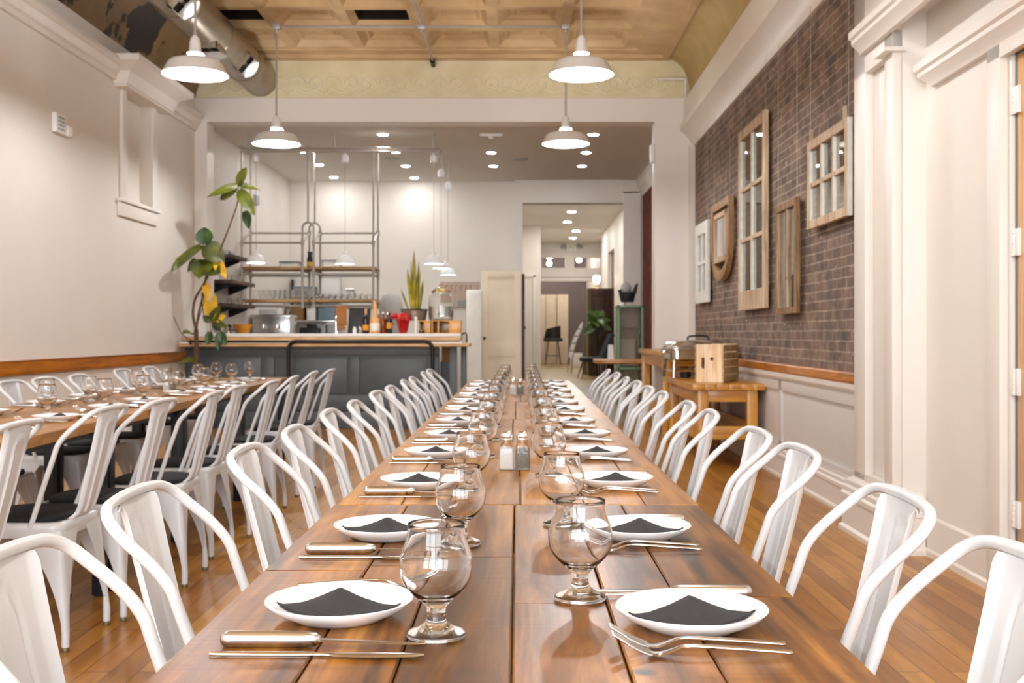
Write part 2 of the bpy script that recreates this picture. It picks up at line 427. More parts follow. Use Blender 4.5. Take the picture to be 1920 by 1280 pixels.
# ------------------------------------------------------------------ the room itself
XL = -3.837            # left wall
YP = 13.0              # portal between dining room and bar
RX0, RROT = 1.97, -.0095   # the right wall runs slightly outwards
CEIL = 4.45
def rput(o, y=0.0):
    """place an object built in right-wall coordinates (x = 0 on the wall plane, y = depth)"""
    o.location = (RX0, 0, 0); o.rotation_euler = (0, 0, RROT); return o
m = MB(); m.box(-4.4, 2.6, -3.6, 13.3, -.12, 0); struct('floor', m, 'floor_boards')
m = MB(); m.box(-4.4, 3.4, 13.3, 44, -.12, 0); struct('floor_bar', m, 'concrete_floor')
# left wall with a shallow blind niche
NY0, NY1, NZ0, NZ1 = 10.66, 11.42, 2.40, 3.46
m = MB()
m.box(XL - .3, XL, -3.6, NY0, 0, 3.9); m.box(XL - .3, XL, NY1, 13.3, 0, 3.9)
m.box(XL - .3, XL, NY0, NY1, 0, NZ0); m.box(XL - .3, XL, NY0, NY1, NZ1, 3.9); m.box(XL - .3, XL - .11, NY0, NY1, NZ0, NZ1)
struct('wall_left', m, 'wall_paint')
m = MB()
m.box(XL, XL + .035, NY0 - .12, NY0, NZ0, 3.50); m.box(XL, XL + .035, NY1, NY1 + .14, NZ0, 3.50)
m.box(XL, XL + .055, NY0 - .20, NY1 + .20, NZ0 - .035, NZ0); m.box(XL, XL + .03, NY0 - .17, NY1 + .17, NZ0 - .17, NZ0 - .035)
m.box(XL, XL + .035, NY0 - .12, NY1 + .14, NZ1, 3.52)
struct('trim_1', m, 'trim_paint', bevel=.004)
crown = [(0, 3.50), (.03, 3.50), (.035, 3.54), (.06, 3.56), (.08, 3.62), (.10, 3.63), (.115, 3.64), (.115, 3.68), (0, 3.68)]
m = MB(); m.sweep(crown, [(XL, -3.6), (XL, 12.99)], side=1)
m.sweep([(0, 3.475), (.012, 3.475), (.022, 3.53), (.05, 3.585), (.11, 3.63), (.165, 3.655), (.18, 3.66), (.18, 3.715), (0, 3.715)], [(XL, 10.40), (XL + .12, 10.40), (XL + .12, 11.78), (XL, 11.78)], side=1)
m.box(XL, XL + .12, 10.41, 11.77, 3.45, 3.71)
struct('trim_2', m, 'trim_paint', smooth=True, ang=25)
m = MB(); m.prism([(XL - .01, .79), (XL + .03, .78), (XL + .035, .80), (XL + .035, .875), (XL + .045, .89), (XL - .01, .89)], 'y', -3.6, 12.62)
o = struct('trim_3', m, 'chair_rail_wood')
m = MB(); m.prism([(XL, 0), (XL + .03, 0), (XL + .03, .15), (XL + .015, .18), (XL, .18)], 'y', -3.6, 12.6); struct('baseboard_left', m, 'trim_paint')
# coffered tin ceiling
gx = [-3.385 + .78 * k for k in range(7)]; gy = [12.69 - .785 * k for k in range(20)]
def rect(x0, x1, y0, y1, d, z): return [(x0 + d, y0 + d, z), (x1 - d, y0 + d, z), (x1 - d, y1 - d, z), (x0 + d, y1 - d, z)]
m = MB(); hole = MB()
Z0 = CEIL - .05
steps = [(0.0, 0), (.055, 0), (.115, .075), (.15, .075), (.19, .11), (.235, .11), (.255, .095), (.30, .095), (.31, .105)]
for i in range(6):
    for j in range(19):
        x0, x1, y0, y1 = gx[i], gx[i + 1], gy[j + 1], gy[j]
        torn = (i, j) in ((2, 1), (0, 1))
        st = steps[:3] if torn else steps
        rs = [rect(x0, x1, y0, y1, d, Z0 + h) for d, h in st]
        m.loft(rs, caps=False)
        if not torn: m.add(rs[-1], [(0, 1, 2, 3)])
        else:
            a, b = rect(x0, x1, y0, y1, .115, Z0 + .076), rect(x0, x1, y0, y1, .115, Z0 + .30)
            hole.loft([a, b], caps=False); hole.add(b, [(0, 1, 2, 3)])
            for q in range(2): hole.box(x0 + .2, x1 - .2, y0 + .26 + q * .16, y0 + .31 + q * .16, Z0 + .17, Z0 + .19)
XR0 = gx[-1]
bz = Z0
m.add([(XR0, gy[-1], bz), (XR0 + .10, gy[-1], bz - .0), (XR0 + .10, 12.69, bz), (XR0, 12.69, bz)], [(0, 1, 2, 3)])
m.box(XR0 + .10, XR0 + .42, gy[-1], 12.69, bz - .02, bz + .2)
m.box(XR0 + .42, XR0 + .50, gy[-1], 12.87, bz - .06, bz + .21)
m.box(gx[0] - .4, XR0 + .42, 12.69, 12.87, bz - .021, bz + .2); m.box(gx[0] - .4, XR0 + .5, 12.87, YP + .1, bz - .06, bz + .2)
m.box(gx[0] - .4, gx[0], gy[-1], 12.69, bz - .02, bz + .2)
m.box(-4.4, 2.7, -3.6, 13.3, CEIL + .32, CEIL + .5); m.box(-4.4, 2.7, -3.6, gy[-1], Z0, CEIL + .4)
struct('ceiling', m, 'tin_panel')
hole.box(0, 0, 0, 0, 0, 0) if not hole.f else None
struct('ceiling_cavity', hole, 'dark_gap')
def cove(xw, zw, xc, zc, y0, y1, n=14):
    pts = [(xc + (xw - xc) * math.cos(a), zw + (zc - zw) * math.sin(a)) for a in (PI / 2 * k / n for k in range(n + 1))]
    mm = MB(); mm.grid(lambda u, v: (pts[round(v * n)][0], y0 + (y1 - y0) * u, pts[round(v * n)][1]), 40, n)
    mm.grid(lambda u, v: (pts[round(v * n)][0] + (.12 if xw > 0 else -.12), y0 + (y1 - y0) * u, pts[round(v * n)][1] + .1), 40, n)
    return mm
struct('ceiling_cove', cove(2.07, 3.86, XR0 + .49, Z0 - .04, -3.6, 13.02), 'tin_cove', smooth=True, fix=False)
struct('ceiling_cove', cove(XL - .02, 3.66, -3.42, Z0 - .0, -3.6, 13.02), 'tin_cove_peeling_shaded', smooth=True, fix=False)
# portal into the bar
PXL, PXR = wx(388, YP), wx(1228, YP); PZ0, PZ1 = wz(228, YP), wz(184, YP)
m = MB(); m.box(XL - .3, PXL, YP, YP + .3, 0, PZ0); m.box(PXR, 2.3, YP, YP + .3, 0, PZ0); m.box(XL - .3, 2.3, YP, YP + .3, PZ0, PZ1)
m.box(XL - .3, 2.3, YP + .1, YP + .3, PZ1, CEIL + .4)
struct('wall_portal', m, 'trim_paint')
m = MB(); m.box(XL - .2, 2.25, YP + .02, YP + .1, PZ1, CEIL + .1)
struct('trim_4', m, 'tin_frieze')
# embossed scrolls on the frieze
m = MB()
zb = PZ1 + .17
for k in range(13):
    x = -3.35 + k * .42
    for s in (-1, 1):
        pts = []
        for q in range(22):
            a = q / 21 * 2.2 * PI; r = .105 * (1 - q / 26)
            pts.append((x + s * (.02 + .10 - r * math.cos(a)), YP + .018, zb + r * math.sin(a) * .9))
        m.tube(pts, .011, 5)
    m.tube(crom([(x - .2, YP + .018, zb - .12), (x - .1, YP + .018, zb - .06), (x, YP + .018, zb - .10), (x + .1, YP + .018, zb - .06), (x + .2, YP + .018, zb - .12)], 4), .010, 5)
m.box(-3.7, 2.05, YP + .008, YP + .02, PZ1 + .005, PZ1 + .02)
struct('trim_5', m, 'frieze_scroll', smooth=True)
# right wall: brick above a painted wainscot
m = MB(); m.box(0, .2, 6.0, 13.0, .0, 3.9); rput(struct('wall_right', m, 'brick'))
m = MB(); m.box(-.012, 0, 6.1, 12.98, 0, .79)
for a in (6.2, 8.36, 10.6):
    m.box(-.03, -.012, a, a + .10, .22, .76)
m.box(-.03, -.012, 6.1, 12.98, .66, .76); m.box(-.03, -.012, 6.1, 12.98, .2, .27)
rput(struct('trim_6', m, 'wainscot_paint', bevel=.004))
m = MB(); m.prism([(0, .745), (-.04, .745), (-.05, .765), (-.05, .795), (0, .795)], 'y', 6.1, 12.98); rput(struct('trim_7', m, 'trim_paint'))
m = MB(); m.prism([(0, .795), (-.045, .795), (-.055, .81), (-.055, .855), (-.045, .865), (0, .865)], 'y', 6.1, 12.98); rput(struct('trim_8', m, 'chair_rail_wood'))
base_prof = [(0, 0), (.05, 0), (.05, .02), (.034, .03), (.034, .15), (.042, .155), (.042, .175), (.03, .185), (.03, .205), (.02, .215), (.02, .235), (0, .24)]
m = MB(); m.sweep(base_prof, [(-.012, 6.1), (-.012, 12.98)], side=-1); rput(struct('baseboard_right', m, 'trim_paint'))
m = MB(); m.prism([(0, 3.30), (-.02, 3.30), (-.03, 3.36), (-.08, 3.44), (-.14, 3.49), (-.16, 3.50), (-.16, 3.56), (-.12, 3.60), (-.11, 3.84), (-.10, 3.88), (.1, 3.88), (.1, 3.30)], 'y', -3.6, 12.99)
rput(struct('trim_9', m, 'trim_paint', smooth=True, ang=25))
m = MB(); m.box(-.055, .0, 12.86, 12.99, 0, 3.32); rput(struct('trim_10', m, 'trim_paint'))
# pilaster beside the brick
m = MB()
m.box(-.10, .2, 5.46, 6.12, 0, 3.9)
m.box(-.15, -.10, 5.90, 6.10, .30, 3.9); m.box(-.15, -.10, 5.46, 5.58, .30, 2.62); m.box(-.15, -.10, 5.46, 6.12, 0, .34); m.box(-.15, -.10, 5.46, 6.10, 2.50, 3.9)
rput(struct('wall_right_pilaster', m, 'trim_paint', bevel=.006))
m = MB(); m.sweep([(0, 0)] + [(o_ + .012, z * 1.2) for o_, z in base_prof[1:-1]] + [(0, .30)], [(.0, 5.458), (-.152, 5.458), (-.152, 6.12), (0, 6.12)], side=-1)
m.sweep([(o_ + .0, z) for o_, z in base_prof], [(.02, 5.455), (-.15, 5.455)], side=-1) if False else None
rput(struct('trim_11', m, 'trim_paint'))
# near wall with the door
m = MB(); m.box(.02, .25, 4.53, 5.46, 0, 3.9); m.box(.02, .25, 3.42, 4.53, 2.28, 3.9); m.box(.02, .25, -3.6, 3.42, 0, 3.9)
m.box(-.15, .02, -3.6, 5.46, 2.70, 3.9)
rput(struct('wall_right_near', m, 'wall_paint'))
corn = [(0, 0), (.03, 0), (.04, .02), (.075, .05), (.075, .07), (.09, .08), (.09, .115), (0, .115)]
m = MB(); m.sweep(corn, [(-.15, -3.6), (-.15, 5.90)], side=-1, z0=2.60)
m.box(-.20, -.10, 5.42, 5.60, 2.50, 2.52)
rput(struct('trim_12', m, 'trim_paint', smooth=True, ang=25))
m = MB(); m.sweep(corn, [(.02, -3.6), (.02, 5.30), (.1, 5.30)], side=-1, z0=2.30)
rput(struct('trim_13', m, 'trim_paint', smooth=True, ang=25))
m = MB(); m.box(-.015, .02, 4.53, 4.66, 0, 2.30); m.box(-.015, .02, 3.3, 3.42, 0, 2.30); m.box(-.015, .02, 3.3, 4.66, 2.24, 2.30)
m.box(.02, .2, 4.50, 4.53, 0, 2.26)
rput(struct('trim_14', m, 'trim_paint', bevel=.004))
m = MB(); m.sweep([(0, 0), (.025, 0), (.025, .03), (.015, .04), (.015, .19), (0, .2)], [(.02, 4.66), (.02, 5.44)], side=-1); rput(struct('baseboard_right_near', m, 'trim_paint'))
dr = thing('wooden_door', 'orange varnished wooden door on white butt hinges by the panelled pilaster', 'door')
rput(dr)
m = MB(); m.box(.03, .075, 3.44, 4.462, .01, 2.235); obj('door_leaf', m, 'door_wood', dr, bevel=.003)
m = MB(); m.box(.035, .07, 4.472, 4.498, .0, 2.25); m.box(.035, .07, 3.44, 4.498, 2.238, 2.255); obj('weather_strip', m, 'weatherstrip', dr)
for z in (.36, .90, 1.47, 2.05):
    h = MB(); h.box(.016, .032, 4.43, 4.466, z - .055, z + .055); h.box(.016, .026, 4.472, 4.505, z - .055, z + .055)
    for q in range(5): h.tube([(.018, 4.469, z - .055 + q * .022 + .001), (.018, 4.469, z - .055 + q * .022 + .021)], .0075, 8)
    obj('hinge', h, 'white_hinge', dr, bevel=.001)
# shop front behind the camera: piers and transom around three tall openings that let the daylight in
m = MB()
m.box(-4.2, -3.6, -3.6, -3.4, 0, 4.5); m.box(1.9, 2.4, -3.6, -3.4, 0, 4.5)
for x in (-1.85, -.05): m.box(x, x + .16, -3.6, -3.4, 0, 4.5)
m.box(-4.2, 2.4, -3.6, -3.4, 0, .45); m.box(-4.2, 2.4, -3.6, -3.4, 3.7, 4.6); m.box(-4.2, 2.4, -3.58, -3.5, 2.75, 2.85)
struct('wall_front', m, 'trim_paint')
# bar room
BY, BZ = 18.5, 3.66
m = MB(); m.box(XL - .3, XL - .01, 13.3, BY + .2, 0, BZ); struct('wall_bar_left', m, 'wall_paint')
cx0, cx1 = wx(965, 18.3), wx(980, 18.3)
m = MB(); m.box(XL - .3, cx0, BY, BY + .2, 0, BZ); m.box(cx0, cx1, 18.3, BY + .2, 0, BZ + .1); struct('wall_bar_back', m, 'wall_paint')
m = MB(); m.box(XL - .3, 2.4, 13.3, BY + .15, BZ, BZ + .2); struct('ceiling_bar', m, 'dim_ceiling_paint')
hx0, hx1 = cx1, wx(1172, 18.3)
hz = wz(380, 18.3)
m = MB(); m.box(hx0, 2.4, 18.3, 18.6, hz, 4.3); m.box(hx1, 2.4, 18.3, 18.6, 0, hz); m.box(hx1 - .03, hx1 + .26, 18.26, 18.3, 0, BZ - .2)
m.sweep([(0, 0), (.02, 0), (.05, .05), (.09, .12), (.10, .14), (.10, .2), (0, .2)], [(hx1 + .28, 18.26), (hx1 - .04, 18.26), (hx1 - .04, 18.4)], side=1, z0=BZ - .22)
struct('wall_hall_header', m, 'trim_paint')
m = MB(); m.box(2.1, 2.4, 13.3, 18.3, 0, BZ - .28); struct('wall_bar_right', m, 'red_brick')
m = MB(); m.sweep([(0, 0), (.02, 0), (.05, .06), (.1, .14), (.11, .2), (.11, .28), (0, .28)], [(2.1, 13.3), (2.1, 18.3)], side=-1, z0=BZ - .28); m.box(2.1, 2.3, 13.3, 18.3, BZ - .28, BZ)
struct('trim_15', m, 'trim_paint')
# hall
HZ, HY = 4.0, 35.5
m = MB(); m.box(.0, wx(1014, 29.5), 29.5, HY, 0, HZ); m.box(hx0 - .25, hx0 - .05, 18.69, 29.5, 0, HZ); m.box(-.2, .3, HY + .2, HY + 8, 0, HZ); struct('wall_hall_left', m, 'wall_paint')
m = MB(); m.box(-.4, 3.2, 18.6, HY + 8.2, HZ, HZ + .2); struct('ceiling_hall', m, 'dim_ceiling_paint')
m = MB(); m.box(2.68, 2.9, 18.6, 26.4, 0, HZ); m.box(2.68, 2.9, 28.8, HY + 8, 0, HZ); m.box(2.68, 2.9, 26.4, 28.8, 3.0, HZ)
m.box(2.48, 2.68, 25.4, 28.0, 0, HZ); m.box(2.5, 2.68, 30.2, 32.4, 0, HZ); m.box(2.5, 2.68, 28, 30.2, 3.3, HZ); m.box(2.40, 2.5, 18.6, 18.9, 0, HZ)
struct('wall_hall_right', m, 'wall_paint')
m = MB(); m.box(2.60, 2.69, 28.0, 30.2, 0, 3.3); struct('wall_hall_brick', m, 'brick')
dx0, dx1, dx2 = wx(1014, HY), wx(1057, HY), wx(1128, HY)
tz0, tz1, dz = wz(502, HY), wz(483, HY), wz(527, HY)
m = MB(); m.box(dx0 - .3, 3.1, HY, HY + .2, tz1, HZ); m.box(dx0 - .3, 3.1, HY, HY + .2, dz, tz0)
m.box(dx2 - .05, 3.1, HY, HY + .2, 0, HZ); m.box(wx(1060, HY), wx(1077, HY), HY, HY + .2, tz0, tz1); m.box(dx0 - .3, wx(1016, HY), HY, HY + .2, tz0, tz1)
m.box(dx0 - .3, 3.0, HY - .06, HY, dz, dz + .08); m.box(dx0 - .3, 3.0, HY - .05, HY, tz0 - .3, tz0 - .24); m.box(dx0 - .3, 3.0, HY - .05, HY, tz1 + .1, tz1 + .16)
struct('wall_hall_end', m, 'trim_paint')
for k, (a, b) in enumerate(((1016, 1060), (1077, 1122))):
    m = MB(); m.box(wx(a, HY), wx(b, HY), HY + .06, HY + .07, tz0, tz1); struct('window_%d' % (k + 1), m, 'clear_glass')
m = MB(); m.box(-.2, 3.1, HY + 7, HY + 7.2, 0, HZ); struct('wall_far_room', m, 'purple_wall')
# ------------------------------------------------------------------ dining tables
TT = .744
def tabletop(x0, x1, y0, y1, cuts, seed, z1=TT, th=.042):
    rnd = random.Random(seed); mb = MB(); g = .0012
    for a, b in zip(cuts, cuts[1:]):
        y = y0
        while y < y1 - 1e-4:
            L = rnd.uniform(.45, 1.0); e = y + L
            if y1 - e < .25: e = y1
            dz = rnd.uniform(-.0006, .0006)
            mb.box(a + g, b - g, y + g * .6, e - g * .6, z1 - th, z1 + dz)
            y = e
    return mb
def dining_table(y0, y1, xc, rz, seed, label, mat, cuts=None, group=None, w=.755):
    """table root at the middle of the table on the floor; local y runs along the table"""
    yc = (y0 + y1) / 2; h = (y1 - y0) / 2 - .0015
    t = thing('dining_table', label, 'table', (xc, yc, 0), rz, group)
    if cuts is None:
        rnd = random.Random(seed * 3 + 1); n = 6
        cuts = [-w / 2] + [-w / 2 + w * (k + rnd.uniform(-.18, .18)) / n for k in range(1, n)] + [w / 2]
    obj('tabletop', tabletop(-w / 2, w / 2, -h, h, cuts, seed), mat, t, bevel=.0022, seg=1)
    m = MB(); m.box(-w / 2 + .05, w / 2 - .05, -h + .05, -h + .09, TT - .082, TT - .043); m.box(-w / 2 + .05, w / 2 - .05, h - .09, h - .05, TT - .082, TT - .043)
    for s in (-1, 1): m.box(s * (w / 2 - .07) - .018, s * (w / 2 - .07) + .018, -h + .05, h - .05, TT - .07, TT - .043)
    obj('apron_frame', m, 'black_steel', t)
    for sx in (-1, 1):
        for sy in (-1, 1):
            m = MB(); x, y = sx * (w / 2 - .05), sy * (h - .045)
            m.box(x - .025, x + .025, y - .025, y + .025, .006, TT - .043); m.lathe([(0, 0), (.022, 0), (.022, .006), (0, .006)], 12, (x, y, 0))
            obj('leg', m, 'black_steel', t, bevel=.003)
    return t
MJ = [.94, 2.27, 3.42, 4.52, 5.655, 6.78, 8.20]
mlab = ['dark patchwork plank dining table at the front, with saw marks',
        'golden plank dining table under the nearer salt and pepper pair, second in the centre line',
        'golden plank dining table just beyond the nearer salt and pepper pair, third in line',
        'golden plank dining table midway along the centre line, before the far shakers',
        'golden plank dining table under the far salt and pepper pair in the centre line',
        'golden plank dining table at the far end of the centre line']
for i in range(6):
    dining_table(MJ[i], MJ[i + 1], -.003 + .004 * i, 0, 11 + i, mlab[i], 'table_dark' if i == 0 else 'table_gold',
                 [-.379, -.224, -.125, -.003, .121, .218, .379] if i == 0 else None, 'plank tables in the centre line')
SA = math.atan(.0316)            # the side table is turned a little
def side(xoff, y):               # point on the side line of tables, xoff from its centre line
    return (-1.678 - .0316 * (y - 3.945) - .38 + xoff, y)
SJ = [2.88, 4.62, 5.775, 7.20, 8.75]
slab_ = ['brown plank dining table cut off by the frame, first along the plain wall',
         'brown plank dining table second in the row near the plain wall, black corner legs',
         'brown plank dining table with the shaker pair, third in the row near the plain wall',
         'brown plank dining table next to the bar, last along the plain wall']
for i in range(4):
    yc = (SJ[i] + SJ[i + 1]) / 2; x, _ = side(0, yc)
    dining_table(SJ[i], SJ[i + 1], x, SA, 31 + i, slab_[i], 'table_gold', None, 'plank tables in the row near the plain wall')

# ------------------------------------------------------------------ steel cafe chair
def rsq(h, r, z, n=6, hx=None, ox=0):
    """rounded square ring"""
    hx = hx or h; pts = []
    for sx, sy, a0 in ((1, 1, 0), (-1, 1, 90), (-1, -1, 180), (1, -1, 270)):
        for k in range(n + 1):
            a = math.radians(a0 + 90 * k / n)
            pts.append((ox + sx * (hx - r) + r * math.cos(a), sy * (h - r) + r * math.sin(a), z))
    return pts
def make_chair():
    t = thing('cafe_chair', 'white steel cafe chair with black seat pad', 'chair')
    # back top at x = -.28, seat centre at x = 0, front towards +x
    m = MB()
    m.loft([rsq(.166, .05, .398), rsq(.172, .05, .425), rsq(.172, .05, .442), rsq(.167, .05, .450), rsq(.15, .04, .452), rsq(.12, .04, .447), rsq(.03, .02, .446)], caps=True)
    obj('seat', m, 'chair_white', t, smooth=True, ang=50)
    m = MB(); m.loft([rsq(.145, .10, .448), rsq(.155, .11, .455), rsq(.155, .11, .468), rsq(.142, .10, .474), rsq(.05, .04, .475)])
    tag(obj('seat_pad', m, 'seat_cloth', t, smooth=True, ang=60), 'black fabric seat pad')
    half = [(-.06, .166, .435), (-.085, .174, .50), (-.118, .178, .60), (-.150, .181, .69), (-.166, .182, .733), (-.196, .182, .770), (-.236, .179, .806), (-.262, .166, .832), (-.276, .135, .846), (-.281, .085, .851), (-.283, .03, .853)]
    pts = crom(half + [(x, -y, z) for x, y, z in reversed(half)], 4)
    m = MB(); m.tube(pts, .0094, 12); obj('back_hoop', m, 'chair_white', t, smooth=True)
    # splat: pressed sheet with rolled edges and an embossed arch
    prof = crom([(-.274, .848), (-.268, .82), (-.250, .74), (-.226, .64), (-.203, .55), (-.190, .50), (-.176, .47), (-.158, .452)], 5)
    NP = len(prof) - 1
    def sp(u, v, off):
        q = v * NP; i = min(int(q), NP - 1); f = q - i
        x = prof[i][0] * (1 - f) + prof[i + 1][0] * f; z = prof[i][1] * (1 - f) + prof[i + 1][1] * f
        hw = .087 - .028 * min(1, v / .8) + (.02 * ((v - .86) / .14) if v > .86 else 0)
        y = (u * 2 - 1) * hw; e = abs(u * 2 - 1)
        curve = .016 * (1 - e * e)
        d = 0
        if e > .88: d = -.010 * ((e - .88) / .12) * min(1, v / .12)          # rolled edge
        # raised arch outline
        cy, top = .46, .17
        if v >= top and v < .86:
            if v < top + .09: rad = math.hypot(e / cy, (top + .09 - v) / .09)
            else: rad = e / cy
            d += .0062 * math.exp(-((rad - 1) / .10) ** 2)
        return (x - curve * .6 - .004 - d * .9 - off, y, z - d * .2 - (.012 * e ** 3 if v < .04 else 0))
    m = MB(); m.slab(lambda u, v: sp(u, v, 0), lambda u, v: sp(u, v, -.0022), 44, 40)
    obj('back_splat', m, 'chair_white', t, smooth=True, ang=60)
    # legs: tapering pressed channels
    for sx in (1, -1):
        for sy in (1, -1):
            m = MB(); rings = []
            for k in range(13):
                q = k / 12; z = .425 - q * .355
                a = .020 + .125 * (1 - q) ** 1.9
                cxk = .168 + .032 * q ** .9; cyk = .168 + .018 * q ** .9
                th = .003 + .006 * q; r = .016
                outer = [(a, 0)] + [(r * (1 - math.sin(w)), r * (1 - math.cos(w))) for w in (PI / 2 * j / 5 for j in range(6))][::-1] + [(0, a)]
                outer = [(a, 0), (a * .55, -.0025 * (1 - q))] + [(r - r * math.sin(w), r - r * math.cos(w)) for w in (PI / 2 * j / 5 for j in range(6))] + [(-.0025 * (1 - q), a * .55), (0, a)]
                inner = [(0 + th, a), (th, a * .55)] + [(r + th * .3 - (r - th * .3) * math.sin(w), r + th * .3 - (r - th * .3) * math.cos(w)) for w in (PI / 2 * j / 5 for j in range(5, -1, -1))] + [(a * .55, th), (a, th)]
                rings.append([(sx * (cxk - px_), sy * (cyk - py_), z) for px_, py_ in outer + inner])
            m.loft(rings)
            fx, fy = sx * (.200 - .012), sy * (.186 - .012)
            m.tube([(fx - sx * .004, fy - sy * .003, .115), (fx, fy, .07), (fx, fy, .018)], [.008, .0135, .0135], 12)
            L = obj('leg', m, 'chair_white', t, smooth=True, ang=40)
            m = MB(); m.lathe([(0, 0), (.0125, 0), (.0135, .004), (.0135, .016), (.0125, .018), (0, .018)], 14, (fx, fy, 0))
            tag(obj('foot_cap', m, 'foot_brass', L, smooth=True), 'dull brass foot')
    def lower(o):
        for k in KIDS.get(o.name, []):
            if k.type == 'MESH': k.data.transform(Matrix.Diagonal((1, 1, .977, 1)))
            lower(k)
    lower(t)
    return t
chair = Proto(make_chair())
rj = random.Random(5)
def put_chair(xtop, y, face, label, group):
    """face +1 looks towards +x (back at smaller x), -1 the other way; xtop is where the top of the back stands"""
    j = math.radians(rj.uniform(-2.5, 2.5))
    chair((xtop + face * .28, y, 0), (0 if face > 0 else PI) + j, label, group)
LR = [(-.624, 1.312), (-.643, 1.836), (-.633, 2.524), (-.631, 3.059), (-.647, 3.728), (-.635, 4.213), (-.639, 4.902), (-.633, 5.39), (-.636, 6.08), (-.630, 6.50), (-.636, 7.343), (-.634, 7.824)]
RR = [(.617, 1.30), (.636, 1.808), (.659, 2.522), (.658, 2.973), (.659, 3.693), (.657, 4.158), (.652, 4.849), (.649, 5.34), (.656, 5.92), (.650, 6.47), (.660, 7.173), (.657, 7.843)]
for i, (x, y) in enumerate(LR):
    put_chair(x, y, 1, 'white steel chair, %s from the camera, aisle side of the centre tables' % ORD[i], 'chairs on the aisle side of the centre tables')
for i, (x, y) in enumerate(RR):
    put_chair(x, y, -1, 'white steel chair, %s from the camera, brick side of the centre tables' % ORD[i], 'chairs on the brick wall side of the centre tables')
for i, (x, y) in enumerate([(-1.477, 3.26), (-1.46, 3.95), (-1.405, 4.36), (-1.35, 4.89), (-1.39, 5.49), (-1.345, 6.06), (-1.36, 6.68), (-1.39, 7.495), (-1.34, 7.905)]):
    put_chair(x, y, -1, 'white steel chair, %s from the camera, aisle side of the side tables' % ORD[i], 'chairs on the aisle side of the side tables')
for i, (x, y) in enumerate([(-2.70, 4.2), (-2.74, 5.05), (-2.80, 6.03), (-2.82, 6.495), (-2.79, 6.935), (-2.88, 7.935), (-2.86, 8.48)]):
    put_chair(x, y, 1, 'white steel chair, %s from the camera, along the plain wall behind the side tables' % ORD[i], 'chairs along the plain wall')

# ------------------------------------------------------------------ tableware
def make_plate():
    m = MB()
    m.lathe([(0, .004), (.050, .004), (.054, 0), (.058, 0), (.062, .003), (.080, .011), (.0905, .0195), (.0925, .0225), (.0915, .0235), (.0885, .0215), (.078, .0135), (.064, .0085), (.04, .0075), (0, .0075)], 56)
    return tag(obj('dinner_plate', m, 'ceramic', smooth=True, ang=60), 'x', 'plate')
def make_napkin(flip):
    Lc, Fc, Rc, Bc = Vector((-.079, -.004, .0175)), Vector((.002, -.056, .0105)), Vector((.077, .002, .0185)), Vector((-.006, .040, .024))
    def P(u, v):
        # (0,0)=L (1,0)=F (1,1)=R (0,1)=B
        return Lc * (1 - u) * (1 - v) + Fc * u * (1 - v) + Rc * u * v + Bc * (1 - u) * v
    def top(u, v):
        p = P(u, v); c = math.sin(PI * u) * math.sin(PI * v)
        z = .0100 + .0014 * c + .0008 * math.sin(17 * v + 6 * u) * (1 - abs(2 * u - 1)) + .0190 * math.exp(-(abs((p.x + .006) / .032) ** 1.2 + ((p.y - .024) / .042) ** 2)) + .0045 * max(0, abs(p.x) - .05) / .03
        rr = math.hypot(p.x, p.y); zl = .0080 + (0 if rr < .06 else .012 * ((rr - .06) / .026) ** 1.3)
        z = max(z, zl + .0022)
        return ((-p.x if flip else p.x), p.y, z)
    def bot(u, v):
        x, y, z = top(u, v); rr = math.hypot(x, y); zl = .0080 + (0 if rr < .06 else .012 * ((rr - .06) / .026) ** 1.3)
        return (x, y, max(zl + .0004, z - .004))
    m = MB(); m.slab(top, bot, 22, 22)
    return tag(obj('napkin', m, 'napkin_cloth', smooth=True, ang=70), 'x', 'napkin')
def make_glass():
    m = MB()
    out_ = [(0, .0), (.030, .0), (.0345, .002), (.035, .004), (.033, .007), (.020, .012), (.0125, .018), (.0103, .027), (.0118, .0355), (.0175, .0420), (.0285, .0515), (.0372, .0615), (.0416, .0715), (.0432, .084), (.0425, .094), (.0402, .101), (.0374, .1075), (.0352, .1145), (.0340, .1215), (.0335, .128), (.0336, .1328), (.0329, .1335)]
    in_ = [(.0323, .1328), (.0323, .128), (.0328, .1215), (.0340, .1145), (.0362, .1075), (.0390, .101), (.0413, .094), (.0420, .084), (.0403, .0718), (.0358, .0625), (.0272, .0530), (.0165, .0460), (0, .0430)]
    m.lathe(crom([(r, 0, z) for r, z in out_[:0]] , 1) if False else out_ + in_, 48)
    return tag(obj('beer_glass', m, 'clear_glass', smooth=True, ang=70), 'x', 'glass')
